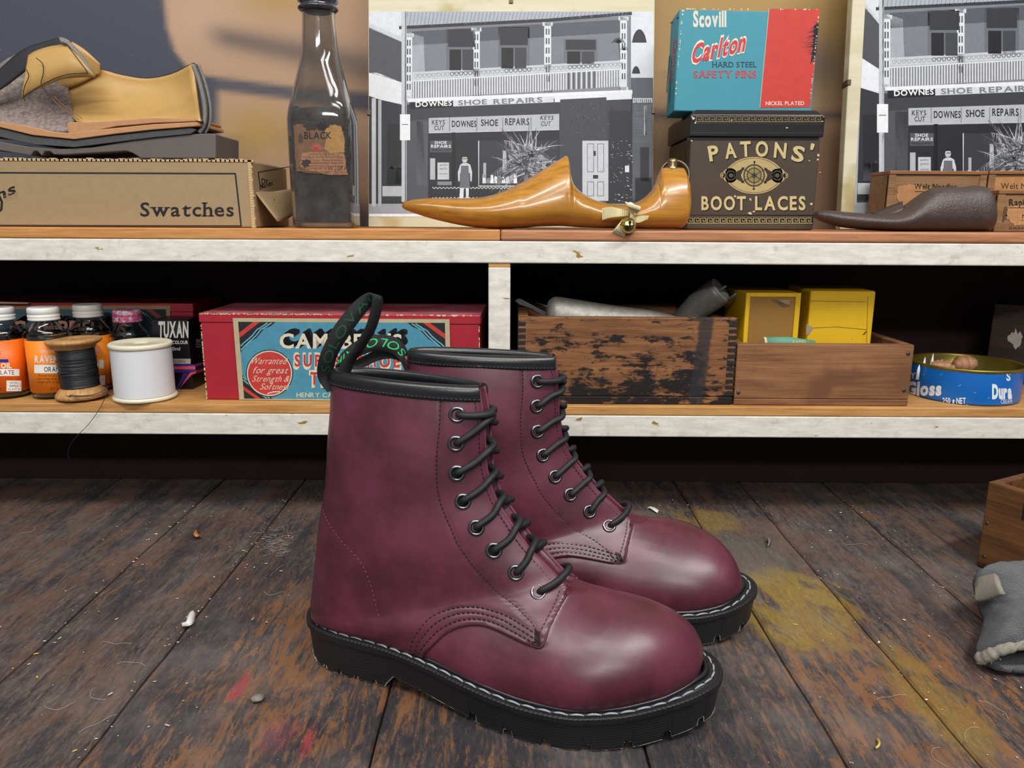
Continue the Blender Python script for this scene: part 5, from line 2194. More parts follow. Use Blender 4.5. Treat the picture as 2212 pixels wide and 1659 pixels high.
# ---- safety pin box on the tin
zq = ZS + zt2 + .0003
px0_, px1_ = at(1456, 232, .865).x, at(1748, 230, .865).x
sp = empty('safety_pin_box', (px0_, .865, zq), label='teal and red safety pin box standing on the dark brown tin', cat='box', rot=(radians(-3), radians(0.9), 0))
TEAL, RED = plain('teal card', '#2d8494', 0.55, var=0.08), plain('red card', '#bd3226', 0.55, var=0.08)
Hs = (at(1600, 19, .868).z - zq) * 1.0
Ws = px1_ - px0_ + .003
MB().box(0, 0, 0, Ws, .042, Hs).build('carton', TEAL, sp, 0.0012)
a = Art()
PP(a, [(1661, 19), (1772, 20), (1750, 232), (1641, 233)], '#c0352a')
a.up()
PL(a, [(1661, 18), (1641, 233)], 2.4, '#8fa3a0')
TX(a, 'Scovill', 1497, 1569, 57, 32, '#cfcdbf', bold=0.045, gap=.06)
TX(a, 'Carlton', 1490, 1612, 138, 40, '#e3d6c4', bold=0.075, shear=0.45, rot=0.235, gap=.05)
TX(a, 'HARD STEEL', 1539, 1634, 145, 11.5, '#23344a', serif=0.05)
TX(a, 'SAFETY PINS', 1498, 1634, 168, 15, '#c33a45', serif=0.055, bold=0.012)
TX(a, 'NICKEL PLATED', 1654, 1737, 227, 8, '#e6d9cf', bold=0.005)
r = random.Random(3)
for k in range(46):
    y = 50 + k * 1.95
    L = (8 + 30 * sin(pi * min(1, k / 38)) ** .7) * r.uniform(.5, 1)
    xe = 1768 - k * .2
    PL(a, [(xe, y), (xe - L * .4, y + r.uniform(-4, 4)), (xe - L, y + r.uniform(-3, 9))], r.uniform(1, 2.8), '#241c28', True)
PP(a, [(1758, 56), (1769, 46), (1763, 118), (1750, 140), (1756, 100)], '#241c28')
a.up()
TX(a, 'Carlton', 1492, 1611, 137, 37, '#c4303a', bold=0.035, shear=0.45, rot=0.235, gap=.08)
for x0, y0, x1, y1 in ((1475, 22, 1457, 232), (1476, 19.5, 1768, 20.5), (1769, 24, 1749, 228)):
    for k in range(26):
        u = r.random()
        PP(a, blot(x0 + (x1 - x0) * u, y0 + (y1 - y0) * u, r.uniform(.6, 2.0), r.uniform(.6, 2.4), .5, 8), '#d8c8a2')
a.build('front_print', sp, onface(sp, 1, -.0003, -1), WORN)
a = Art()
a.text('Carlton', 1455, -84, 9, '#c33a45', width=92, rot=-pi / 2 - .10, bold=0.02, shear=.3)
PL(a, [(1446, 120), (1440, 200)], 1.6, '#24555f')
PL(a, [(1450, 125), (1446, 222)], 1.4, '#24555f')
PL(a, [(1448, 50), (1453, 48)], 2.4, '#20242a')
PL(a, [(1461, 40), (1467, 36)], 2.4, '#20242a')
a.build('side_print', sp, onface(sp, 0, -.0003, -1), WORN)

# ---- wooden needle boxes
OAKL = wood('waxed oak box', '#6a4a30', '#94704a', axis=0, grain=380, stain='#4a2d1a', stain_amt=0.35)
LABELP = '#b58a55'


def needle_box(x0, x1, ytop, ybot, Y, D, label, arts, overh=0):
    p0, p1 = at(x0, ybot, Y), at(x1, ybot, Y)
    z0 = ZS
    root = empty('needle_box', (p0.x, Y, z0), label=label, cat='box', group=None)
    Wn = p1.x - p0.x
    Hn = at((x0 + x1) / 2, ytop, Y).z - z0
    MB().box(.0, .0012, 0, Wn, D, Hn - .004).build('box_body', OAKL, root, 0.0008)
    fw = .0075
    for b in ((0, 0, 0, fw, .0045, Hn - .004), (Wn - fw, 0, 0, Wn, .0045, Hn - .004)):
        MB().box(*b).build('frame_post', OAKL, root, 0.0006)
    MB().box(0, -.0006, Hn - .0038, Wn, D, Hn).build('lid', wood('waxed oak lid', '#71472a', '#9a6b42', axis=0, grain=380), root, 0.0006)
    a = Art()
    arts(a)
    a.build('paper_label', root, onface(root, 1, .0008, -1), print_mat('brown paper label', 0.75, 0.2, 110))
    return root


def art1(a):
    PP(a, rough([(1940, 402), (1968, 398), (1990, 402), (2010, 414), (2010, 440), (1950, 450), (1938, 430)], 2.0), '#b98356')
    a.up()
    TX(a, 'Welt Needles', 1975, 2066, 409, 12.5, '#241b18', bold=0.006)
    PL(a, [(1976, 414), (2010, 414)], 1.6, '#241b18')


needle_box(1909, 2118, 369, 498, .848, .045, 'wide waxed wooden needle box with torn label, directly behind the dark iron last', art1)


def art2(a):
    PP(a, rough([(2136, 384), (2330, 380), (2330, 412), (2134, 412)], 1.0), '#b5834f')
    a.up()
    TX(a, 'Welt Needles', 2162, 2262, 408, 12.5, '#241b18', bold=0.006)


needle_box(2121, 2330, 369, 498, .850, .045, 'waxed wooden needle box with clean label, behind the small box at the shelf end', art2)


def art3(a):
    PP(a, rough([(2176, 448), (2200, 440), (2300, 440), (2300, 484), (2190, 486), (2172, 470)], 2.0), '#bd8a5c')
    PP(a, rough([(2166, 448), (2176, 446), (2175, 470), (2166, 480)], 1.2), '#5a4330')
    a.up()
    TX(a, 'Rapid', 2180, 2222, 444, 14, '#241b18', bold=0.012)
    PL(a, [(2178, 449), (2230, 449)], 1.6, '#241b18')
    TX(a, 'No.', 2208, 2232, 472, 9, '#241b18', bold=0.01)
    PL(a, [(2206, 476), (2240, 476)], 1.2, '#241b18')
    TX(a, 'G.m.b.H', 2180, 2214, 495, 6, '#3a2a20')


needle_box(2146, 2330, 411, 503, .814, .030, 'low wooden needle box touching the heel of the iron last', art3)

# ---- iron last
IRON = plain('dark rusty iron', '#40332f', 0.38, spec=0.6, var=0.4, scale=90, bump=0.8, bdist=0.0008)
YI = 0.812
il = empty('iron_last', (at(1950, 500, YI).x, YI, ZS), label='dark iron shoe last lying in front of the small wooden needle boxes', cat='shoe last')
I0 = Vector(il.location)
st = [(1757, 465, 470, .002), (1764, 460, 478, .008), (1785, 459, 487, .014), (1820, 462, 496, .020), (1870, 466, 501, .024), (1910, 468, 503, .025), (1940, 461, 504, .024), (1965, 444, 504, .023),
      (1988, 426, 504, .022), (2010, 413, 504, .022), (2035, 408.5, 504, .022), (2060, 408, 504, .022), (2080, 408.5, 504, .022), (2100, 405.5, 504, .022), (2112, 406, 504, .022), (2124, 409, 503, .021), (2131, 418, 503, .018), (2135, 438, 501, .012)]
mb = MB()
loft_px(mb, st, YI, 24, 2.4)
mn = min(v[2] for v in mb.v)
mb.v = [(x - I0.x, y - I0.y, z - mn) for x, y, z in mb.v]
mb.build('last_body', IRON, il)
mb = MB()
patch(mb, [(1884, 463), (1915, 450), (1950, 437)], [(1905, 474), (1930, 466), (1952, 454)], lambda u, v: YI + .012 - .014 * v, 5, 3)
o = solid(mb.build('side_flange', IRON, il), .003)
o.location = -I0
# ================================================================== LOWER SHELF, LEFT BAY
ZB = ZL + 0.0003
CLEAR = NT('clear bottle glass')
CLEAR.set(Base_Color=hx('#e6ecec'), Roughness=0.02)
CLEAR.b.inputs['Transmission Weight'].default_value = 1.0
CLEAR.b.inputs['IOR'].default_value = 1.46
CLEAR = CLEAR.m
ORANGE = plain('orange paper label', '#ef6a12', 0.45, var=0.06, scale=120)
ORANGE2 = plain('amber orange label', '#f08318', 0.45, var=0.06, scale=120)
LABELM = print_mat('label print', 0.45, 0.04, 200)


def cap_mat(pink):
    t = NT('white screw cap' + (' with pink dye' if pink else ''))
    nz = t.noise(t.coord(), 190, 5, 0.65)
    c = hx('#d9d8d2')
    if pink:
        c = t.mix(t.step(nz, 0.40, 0.55), hx('#dcd6d4'), hx('#d1578e'))
        c = t.mix(t.step(t.noise(t.coord(), 420, 3, 0.6), 0.62, 0.66), c, hx('#4d2436'))
    else:
        c = t.mix(t.step(nz, 0.6, 0.75), hx('#dddcd7'), hx('#a9a294'))
    t.set(Base_Color=c, Roughness=0.4)
    return t.m


CAPW, CAPP = cap_mat(False), cap_mat(True)


def small_bottle(px, Y, captop, label, liquid, lcol, fill, lab, arts, pink=False):
    x = at(px, 800, Y).x
    root = empty('ink_bottle', (x, Y, ZB), label=label, cat='bottle', group='small screw-cap bottles on the lower shelf')
    zt = at(px, captop, Y).z - ZB
    R, RN = .0206, .0125
    zc = zt - .0135                       # bottom of cap
    sh0 = zc - .0195
    prof = [(.0001, .0012), (.015, .0008), (.0192, .0016), (R, .004), (R, sh0), (R - .0008, sh0 + .004), (.0180, sh0 + .0085), (.0150, sh0 + .0125), (RN + .0006, sh0 + .0155), (RN, sh0 + .0185), (RN, zt - .003)]
    dense = cr([(r, 0, z) for r, z in prof[3:]], 5)
    out = prof[:3] + [(p.x, p.z) for p in dense]
    inn = [(max(r - .0016, .0001), max(z, .003)) for r, z in out]
    mb = MB()
    mb.lathe(out + [(RN - .0016, zt - .003)] + inn[::-1], 48)
    mb.build('bottle_glass', CLEAR, root)
    if fill:
        zf = sh0 * fill[0] + fill[1]
        li = [(.0001, .0032)] + [(max(r - .0002, .0001), z) for r, z in inn if z < zf] + [(float(np.interp(zf, [p[1] for p in inn[3:]], [p[0] for p in inn[3:]])) - .0002, zf), (.0001, zf)]
        MB().lathe(li, 40).build('dye', plain(liquid, lcol, 0.15, spec=0.6, var=0.2), root)
    R2 = R + .00015
    if lab:
        z0, z1 = .0075, sh0 - .0005
        MB().lathe([(R + .00005, z0), (R2, z0), (R2, z1), (R + .00005, z1)], 56).build('paper_label', lab, root)
        a = Art(1.5e-5)
        a.up()
        arts(a)
        lb = a.build('label_print', root, oncyl(root, R2), LABELM, cut=3.0)
    # ribbed cap
    n = 72
    rows = []
    pr = [(.0119, zc + .001), (.0152, zc), (.0154, zc + .0012), (.0149, zc + .0024), (.0149, zc + .003), (.0154, zc + .0042), (.0152, zc + .0056), (.0145, zc + .006), (.0144, zc + .0066), (.0149, zc + .0070), (.0149, zt - .0014), (.0142, zt - .0003), (.013, zt), (.011, zt - .0004), (.0001, zt - .0005)]
    for k in range(n):
        an = 2 * pi * k / n
        rows.append([((r + (.00022 if (k % 2 and zc + .0066 < z < zt - .001) else 0)) * cos(an), (r + (.00022 if (k % 2 and zc + .0066 < z < zt - .001) else 0)) * sin(an), z) for r, z in pr])
    mb = MB()
    mb.grid(rows, cu=True)
    mb.build('screw_cap', CAPP if pink else CAPW, root)
    return root


I3 = '#26201f'


def lab1(a):
    a.up()
    PX(a, -60, 776, 18, 783, '#2b2f8c')
    PX(a, -60, 797, 42, 812, '#efece4')
    PX(a, 14, 822, 46, 845, '#e6e3da')
    TX(a, 'RAVEN OIL', -56, 25, 795, 10.5, '#efe9dd', bold=0.03)
    TX(a, 'OIL STAIN', -20, 27, 820, 4.2, '#a3281c')
    TX(a, '50 ml', -24, 1, 843, 5, '#5a2410')
    TX(a, 'NS', -12, 2, 766, 7, '#c24a20')
    a.up()
    TX(a, 'CHOCOLATE', -48, 31, 809, 9, I3)
    for s, y in (('UN No.', 829), ('1993', 836), ('CLASS 3.1', 843)):
        TX(a, s, 17 if s[0] == 'C' else 21, 44 if s[0] == 'C' else 39, y, 4.2, '#4a4440')
    for k in range(2):
        a.text('SAFETY DIRECTIONS', 58 + k * 6, -836, 3.2, '#8a3410', width=52, rot=pi / 2)


def lab2(a):
    a.up()
    TX(a, 'UNIVERSAL', 88, 140, 762, 6, '#efe9dd', bold=0.01)
    TX(a, 'RAVEN', 75, 125, 783, 14, '#efe9dd', bold=0.035)
    TX(a, 'OIL', 134, 156, 783, 14, '#efe9dd', bold=0.035)
    PX(a, 74, 788, 151, 806, '#efece4')
    for s, x0, x1, y in (('Powerful oil stain for', 84, 146, 813.5), ('reviving and dyeing', 80, 146, 820), ('bags and all leathers', 82, 146, 827)):
        TX(a, s, x0, x1, y, 4.6, '#4a2a12', bold=0.01)
    TX(a, '50 ml', 108, 131, 843, 6, '#3a2212')
    a.up()
    TX(a, 'ORANGE', 95, 143, 803, 10, I3, bold=0.012)


def lab3(a):
    a.up()
    PX(a, 214, 777, 224, 796, '#d9d4c8')
    PX(a, 214, 811, 227, 832, '#d9d4c8')
    for k in range(2):
        a.text('SAFETY DIRECTIONS', 239 + k * 5, -834, 3.2, '#8a3410', width=52, rot=pi / 2)
    TX(a, 'RAVEN', 172, 212, 790, 10, '#efe9dd', bold=0.03)


def lab0(a):
    pass


small_bottle(14, .813, 663, 'small white-capped bottle of near-black dye with red-orange label, beside the amber-labelled one', 'chocolate dye', '#120d0c', (1.0, .007), ORANGE, lab1)
small_bottle(109, .813, 663, 'small white-capped bottle of brown dye with amber label reading ORANGE', 'brown dye', '#2b1a10', (1.0, .005), ORANGE2, lab2)
small_bottle(204, .850, 657, 'small white-capped bottle with clear glass shoulders, behind the wooden spool of dark thread', 'red dye dregs', '#8a1d24', (0.0, .010), ORANGE2, lab3)
small_bottle(287, .8585, 668, 'small bottle with pink-stained cap, behind the white thread reel', 'pink dregs', '#c07a90', (0.0, .008), None, lab0, pink=True)

# ---- wooden spool of dark thread
SPOOLW = wood('pale spool wood', '#9a6b3c', '#c79a62', axis=2, grain=300, rough=0.5, stain='#6f4a28', stain_amt=0.2)
YSP = .802
spl = empty('thread_spool', (at(178, 860, YSP).x, YSP, ZB + .0011), label='turned wooden spool wound with dark waxed thread, at the shelf edge', cat='spool', rot=(0, radians(-2.0), 0))
mb = MB()
mb.lathe([(.004, 0), (.0215, 0), (.0248, .0012), (.0255, .0038), (.0245, .0060), (.0215, .0095), (.0188, .0118), (.017, .0125)], 56)
mb.lathe([(.017, .0530), (.0195, .0536), (.0205, .0565), (.0245, .0585), (.0268, .0605), (.0272, .0622), (.0262, .0636), (.016, .0640), (.0075, .0640), (.0045, .0622), (.004, .058)], 56)
mb.lathe([(.004, 0), (.0165, .001), (.0165, .0634), (.004, .0630)], 32)
mb.build('spool_core', SPOOLW, spl)
mb = MB()
pr = [(.0168, .0122)]
r = random.Random(6)
z = .0124
while z < .0532:
    rr_ = .0184 + r.uniform(-.00025, .0003) - (.0008 if z > .0515 else 0)
    pr += [(rr_, z), (rr_ + .00028, z + .0003), (rr_, z + .0006)]
    z += .00066
pr.append((.0168, .0532))
mb.lathe(pr, 48)
BTH = plain('dark waxed thread', '#1f2126', 0.4, spec=0.6, var=0.35, scale=300)
for z0, z1, ph in ((.020, .034, 0), (.024, .031, 2), (.044, .041, 4), (.033, .023, 1), (.036, .037, 5), (.027, .0265, 3)):
    mb.tube([((.0191) * cos(ph + k * .16), .0191 * sin(ph + k * .16), z0 + (z1 - z0) * k / 40) for k in range(41)], .00042, 5)
th = mb.build('wound_thread', BTH, spl)
mb = MB()


def spt(px, py, Y):
    return spl.matrix_basis.inverted() @ at(px, py, Y)


loop = [spt(150, 853, .778), spt(180, 855, .7755), spt(210, 850, .7755), spt(231, 838, .785), spt(233, 834, .79), spt(222, 833, .795)]
mb.tube(cr(loop, 8), .0004, 5)
mb.tube(cr([spt(128, 851, .785), spt(150, 856, .777), spt(185, 856, .775), spt(215, 853, .776), spt(232, 842, .782)], 8), .0004, 5)
hang = [spt(222, 834, .79), spt(232, 840, .779), spt(228, 856, .7755), spt(214, 885, .775), spt(190, 918, .774), spt(164, 944, .773), spt(150, 965, .772), spt(147, 982, .772), spt(151, 996, .772)]
mb.tube(cr(hang, 10), [.00042 - .0002 * k / 80 for k in range(81)], 5)
mb.build('loose_end', BTH, th)

# ---- white thread reel
IVORY = plain('ivory plastic flange', '#d9d3b8', 0.4, var=0.05)
YR = .806
x = at(315, 860, YR).x
rl = empty('thread_reel', (x, YR, ZB + .0002), label='fat reel of white thread with ivory flanges, in front of the pink-capped bottle', cat='reel')
R = .0312
mb = MB()
mb.lathe([(.006, 0), (R - .001, 0), (R + .0008, .001), (R + .0012, .0028), (R, .0046), (.02, .005), (.006, .005)], 64)
mb.lathe([(.006, .0555), (.02, .0555), (R - .0010, .0555), (R + .0004, .0565), (R + .0004, .0595), (R - .001, .0608), (R - .004, .0608), (R - .006, .060), (.009, .060), (.006, .058)], 64)
mb.lathe([(.006, .004), (.012, .004), (.012, .058), (.006, .058)], 30)
mb.build('reel_flanges', IVORY, rl)
mb = MB()
pr = [(.011, .0049)]
z = .0051
while z < .0553:
    pr += [(R - .0012, z), (R - .00104, z + .0003)]
    z += .0006
pr.append((.011, .0554))
mb.lathe(pr, 64)
mb.build('wound_thread', plain('white thread', '#d6d6d8', 0.55, var=0.05, scale=30), rl)

# ---- dye carton
YX = .850
TUX = plain('black glossy carton', '#121115', 0.35, spec=0.5, var=0.2, scale=60)
xa, xb = at(341, 860, YX).x, at(419, 860, YX).x
tc = empty('dye_carton', (xa, YX, ZB), radians(-1), label='narrow black shoe dye carton with purple and pink stripes, leaning on the red box', cat='box')
Wc = xb - xa
Hc = at(375, 691, YX).z - ZB
MB().box(0, 0, 0, Wc, .036, Hc).build('carton', TUX, tc, 0.0008)
a = Art()
WH, PU, PK = '#e4e1dc', '#3d2f86', '#d3566e'
TX(a, 'TUXAN', 342, 407, 728, 32, WH, bold=0.04, gap=.03)
TX(a, 'SHOE COLOUR', 349, 406, 743, 7, WH, bold=0.015)
TX(a, '50ml', 366, 389, 757, 7.5, WH)
PX(a, 352, 775, 412, 786, '#a9a49c')
PP(a, [(350, 787), (421, 787), (422, 791), (350, 791)], PU)
PP(a, [(350, 791.5), (422, 791), (422, 798), (350, 798)], PK)
PP(a, [(350, 799), (422, 798.5), (422, 804), (350, 805)], PU)
PP(a, [(396, 806), (407, 806), (385, 846), (378, 838), (383, 834)], PU)
PP(a, [(409, 806), (423, 800), (423, 806), (414, 810), (388, 861), (377, 845), (380, 841), (388, 850)], PK)
a.up()
TX(a, 'DK. BROWN.', 354, 401, 784, 7, '#2c2a2c')
a.build('front_print', tc, onface(tc, 1, -.0003, -1), LABELM)
a = Art()
TX(a, 'SHOE', 424, 441, 741, 8, WH, bold=0.01, rot=0.1)
TX(a, 'COLOUR', 424, 447, 751, 8, WH, bold=0.01, rot=0.1)
PP(a, [(421, 787), (450, 779), (450, 784), (422, 792)], PK)
PP(a, [(422, 793), (450, 785), (450, 792), (422, 799)], PU)
PP(a, [(422, 800), (450, 793), (450, 799), (423, 807)], PK)
a.build('side_print', tc, onface(tc, 0, Wc + .0003, 1), LABELM)

# ---- thread boxes
REDC = NT('worn crimson card')
co = REDC.coord()
nz = REDC.noise(co, 26, 6, 0.65)
zz = REDC.sep(REDC.n('ShaderNodeNewGeometry').outputs['Normal'])[2]
c = REDC.mix(nz, hx('#8e1223'), hx('#ad1e30'))
# dust lying on upward faces
c = REDC.mix(REDC.m_('MULTIPLY', REDC.step(zz, 0.6, 0.95), REDC.m_('ADD', 0.25, REDC.m_('MULTIPLY', REDC.step(nz, 0.35, 0.7), 0.45))), c, hx('#c08088'))
REDC.set(Base_Color=c, Roughness=0.5)
REDC.bump(REDC.noise(co, 300, 4, 0.6), 0.12, 0.0005)
REDC = REDC.m
CREAMC = plain('worn card edge', '#cdb98d', 0.8, var=0.2, scale=300)


def thread_label(a, f, t_words=True, scale=1.0, cols=None):
    c = dict(frame='#b9ab86', blue='#4b8fa6', black='#1f2228', red='#c23a35', white='#d9d0b8', lite='#6fb0bf')
    if cols:
        c.update(cols)

    def p_(pts, k):
        return PP(a, [f(x, y) for x, y in pts], c.get(k, k))

    def l_(pts, w, k):
        return PL(a, [f(x, y) for x, y in pts], w, c.get(k, k))

    def t_(s, x0, x1, y, h, k, **kw):
        p, q = f(x0, y), f(x1, y)
        return TX(a, s, p[0], q[0], p[1], h, c.get(k, k), rot=-atan2(q[1] - p[1], q[0] - p[0]), **kw)
    p_([(503, 687), (971, 687), (971, 869), (503, 869)], 'frame')
    a.up()
    p_([(514, 695), (961, 695), (961, 861), (514, 861)], 'blue')
    a.up()
    for sx_, sy_ in ((0, 0), (1, 0), (0, 1), (1, 1)):
        m = lambda x, y: (514 + x if not sx_ else 961 - x, 695 + y if not sy_ else 861 - y)
        k_ = .92 if sy_ == 0 else .72
        q_ = lambda pts: [m(x * k_, y * k_) for x, y in pts]
        p_(q_([(0, 0), (88, 0), (76, 10), (60, 16), (40, 38), (22, 48), (0, 72)]), 'black')
        a.up()
        p_(q_([(0, 26), (36, 0), (52, 0), (0, 38)]), 'red')
        for d in (0, 9):
            l_(q_([(78 - d, 2), (60 - d, 14), (52 - d, 18), (40 - d, 32), (26 - d, 44), (10, 58 - d), (2, 66 - d)]), 2.6, 'lite')
        a.up(-1)
    a.up(2)
    C0 = f(574, 806)
    a.ell(C0[0], -C0[1], 51, 51, c['black'])
    a.up()
    a.ell(C0[0], -C0[1], 49, 49, c['white'])
    a.up()
    a.ell(C0[0], -C0[1], 46.5, 46.5, c['red'])
    a.up()
    for s, x0, x1, y, h in (('Warranted', 532, 610, 786, 14), ('for great', 536, 612, 806, 14), ('Strength &', 534, 614, 824, 13), ('Softness', 550, 612, 841, 13)):
        t_(s, x0, x1, y, h, 'white', shear=.45, bold=-.004)
    l_([(566, 850), (580, 846), (594, 845)], 2.4, 'white')
    # block shadow lettering
    for k in range(9):
        t_("CAMPBELL'S", 602 + k * 1.5, 868 + k * 1.5, 750 - k * 1.0, 32, 'black', bold=0.03, gap=.08)
    a.up()
    t_("CAMPBELL'S", 600, 866, 751, 30, 'white', bold=0.03, gap=.08)
    for s, x0, x1, y, h in (('SUPER', 628, 734, 792, 26), ('SHOE', 766, 862, 793, 26), ('THREAD', 660, 808, 831, 27)):
        t_(s, x0 - 1.5, x1 + 1.5, y + 2, h + 4, 'white', bold=0.085, gap=.24)
    t_('MANUFACTURED BY', 690, 764, 840, 3.4, 'black')
    t_('HENRY CAMPBELL & CO. LTD.', 630, 852, 857, 9.5, 'white', bold=0.01)
    a.up()
    for s, x0, x1, y, h in (('SUPER', 630, 732, 790, 24), ('SHOE', 768, 860, 791, 24), ('THREAD', 662, 806, 829, 25)):
        t_(s, x0, x1, y, h, 'red', bold=0.03, gap=.26)


YBX = .800
xa, xb = at(447, 868, YBX).x, at(1036, 868, YBX - .012).x
rbx = empty('thread_box', (xa, YBX, ZB), radians(-1.2), label='bright crimson shoe thread box with teal label, worn cream edges, behind the boots', cat='box')
Lb = xb - xa
Hb = at(432, 676, YBX).z - ZB
MB().box(0, 0, 0, Lb, .112, Hb - .010).build('box_body', REDC, rbx, 0.001)
MB().box(-.0012, -.0012, Hb - .0098, Lb + .0012, .1132, Hb).build('lid', REDC, rbx, 0.001)
a = Art()


def shr(x, y):
    k = np.interp(x, [440, 1040], [0.088, 0.012])
    return (x + (y - 690) * k, y + (x - 505) * .0055)


thread_label(a, shr)
a.build('paper_label', rbx, onface(rbx, 1, -.0016, -1), print_mat('old paper print', 0.55, 0.10, 150))
mb = MB()
r = random.Random(9)
for k in range(120):
    u = r.random()
    if r.random() < .5:
        u *= .45
    x = -.001 + (Lb + .002) * u
    w_ = r.uniform(.0006, .004)
    mb.box(x, -.00145, Hb - r.uniform(.0006, .0016), min(x + w_, Lb), .0009, Hb + .0001)
for k in range(50):
    z = r.uniform(0, Hb - .012)
    mb.box(-.0003, -.0003, z, r.uniform(.0003, .0011), .0008, z + r.uniform(.0005, .003))
    z = r.uniform(0, Hb - .012)
    mb.box(Lb - r.uniform(.0003, .0011), -.0003, z, Lb + .0003, .0008, z + r.uniform(.0005, .003))
mb.build('worn_edges', CREAMC, rbx)
a = Art()
# the older box of the same maker in the shade behind the bottles
YBB = .894
xa2 = at(-120, 860, YBB).x
xb2 = at(432, 860, YBB).x
rb2 = empty('thread_box', (xa2, YBB, ZB), label='dark faded red thread box in the shade behind the small bottles', cat='box')
L2 = xb2 - xa2
H2 = at(200, 655, YBB).z - ZB
MB().box(0, 0, 0, L2, .085, H2 - .01).build('box_body', REDC, rb2, 0.001)
MB().box(-.001, -.001, H2 - .0098, L2 + .001, .086, H2).build('lid', REDC, rb2, 0.001)
sx0, sx1 = .03, L2 - .045
ff = lambda x, y: (-90 + (x - 503) * (365 + 90) / 468, 658 + (y - 687) * 1.0)
a = Art()
thread_label(a, lambda x, y: (-62 + (x - 503) * (430 / 468), 660 + (y - 687) * 1.0), cols=dict(frame='#9a7a5a', blue='#3f6470', white='#c08c74', red='#7d3a38', lite='#5c8894'))  # faded print, its colours also darkened to paint in the shade
a.build('paper_label', rb2, onface(rb2, 1, -.0016, -1), MATS['old paper print'])
mb = MB()
mb.hexa([tuple(at(*q, Y) - Vector(rb2.location)) for q, Y in (((-40, 652), .880), ((-40, 655), .880), ((-40, 650), .893), ((-40, 654), .893), ((60, 655), .885), ((60, 656), .885), ((66, 653), .893), ((66, 656), .893))])
mb.build('peeling_label', CREAMC, rb2)

# ================================================================== LOWER SHELF, RIGHT BAY
def stained(name, c1, c2, dark, amt, stripe=None):
    t = NT(name)
    co = t.coord()
    g = t.noise(t.mp(co, (18, 260, 330)), 1.0, 7, 0.68, 0.5)
    g2 = t.noise(t.mp(co, (7, 60, 70)), 1.0, 5, 0.6, 1.0)
    big = t.noise(t.mp(co, (26, 26, 40)), 1.0, 9, 0.72, 0.3)
    st_ = t.noise(t.mp(co, (30, 200, 150), (4, 1, 2)), 1.0, 8, 0.72, 0.3)
    c = t.ramp(t.m_('ADD', t.m_('MULTIPLY', g, .6), t.m_('MULTIPLY', g2, .4)), [(.34, hx(c1)), (.64, hx(c2))])
    x, y, z = t.sep(co)
    low = t.step(z, .085, .0)
    k = t.m_('ADD', t.m_('ADD', t.m_('MULTIPLY', big, .55), t.m_('MULTIPLY', st_, .45)), t.m_('MULTIPLY', low, .085))
    c = t.mix(t.step(k, .60 - amt, .66 - amt), c, hx(dark))
    if stripe:
        xw = t.m_('ADD', x, t.m_('ADD', t.m_('MULTIPLY', t.m_('SUBTRACT', st_, .5), .012), t.m_('MULTIPLY', z, -.08)))
        s = t.m_('MULTIPLY', t.step(xw, stripe[0] - .002, stripe[0] + .002), t.step(xw, stripe[1] + .002, stripe[1] - .002))
        c = t.mix(t.m_('MULTIPLY', s, .85), c, hx('#26272b'))
    t.set(Base_Color=c, Roughness=.62)
    t.b.inputs['Specular IOR Level'].default_value = .3
    t.bump(t.m_('ADD', g, big), .4, .0008)
    return t.m


YK = .788
x0, x1 = at(1118, 876, YK).x, at(1581, 880, YK).x
LW = x1 - x0
CRATEW = stained('stained crate wood', '#533421', '#96663f', '#1b1617', .075, (LW * .795, LW * .86))
ck = empty('tool_crate', (x0, YK, ZB), label='finger-jointed wooden tool crate heavily stained black, against the white divider', cat='crate')
HK = at(1350, 686, YK).z - ZB
crate(ck, LW, .13, HK, .011, [CRATEW, CRATEW], lip=.0085, Hr=.006)
ENDG = plain('dark end grain', '#1f1818', 0.8, var=0.4, scale=200)
for side in (0, 1):
    mb = MB()
    for k in range(12):
        z = .010 + (HK - .016) * k / 11.5
        if side == 0:
            mb.box(-.0003, -.0003, z, .0078, .004, z + .0042)
        else:
            mb.box(LW - .0085, -.0003, z, LW + .0003, .004, z + .0042)
    mb.build('finger_joint', ENDG, ck, .0003)
BLADE = plain('dull blade steel', '#7d7e82', 0.38, metal=0.4, var=0.2, scale=120)
OLDSTEEL = plain('pitted old steel', '#9a968e', 0.42, metal=0.35, var=0.5, scale=160, bump=0.5, bdist=.001)


def loc_thing(nm, px, py, Y, label, cat):
    o = empty(nm, at(px, py, Y), label=label, cat=cat)
    return o, Vector(o.location)


def shift(mb, L):
    mb.v = [(x - L.x, y - L.y, z - L.z) for x, y, z in mb.v]
    return mb


zin = ZB + .0086


def down(mb):
    """rest the lowest corner on the crate floor"""
    return mb


o, L = loc_thing('knife_blade', 1150, 690, .874, 'dull grey knife blade sticking out of the stained crate beside the divider', 'knife')
mb = MB()
mb.prism(pzx([(1112, 650), (1118, 645), (1126, 646), (1182, 676), (1240, 712), (1232, 722), (1195, 698), (1150, 667), (1122, 658)], .874), .8730, .8750)
shift(mb, L).build('blade', BLADE, o, .0004)
mb = MB().tube([at(1236, 716, .874), at(1330, 770, .874), at(1400, 805, .874)], [.006, .008, .007], 12)
shift(mb, L).build('handle', plain('worn tool handle', '#4a3222', 0.5), o)
o, L = loc_thing('awl', 1170, 690, .892, 'thin pointed steel awl behind the big old steel last', 'awl')
mb = MB().tube([at(1156, 653, .894), at(1182, 662, .893), at(1215, 675, .892)], [.0003, .0012, .0016], 8)
shift(mb, L).build('spike', BLADE, o)
mb = MB().tube([at(1214, 675, .892), at(1235, 690, .892), at(1300, 740, .892), at(1330, 762, .892)], [.003, .006, .008, .006], 12)
shift(mb, L).build('handle', plain('worn tool handle', '#4a3222', 0.5), o)
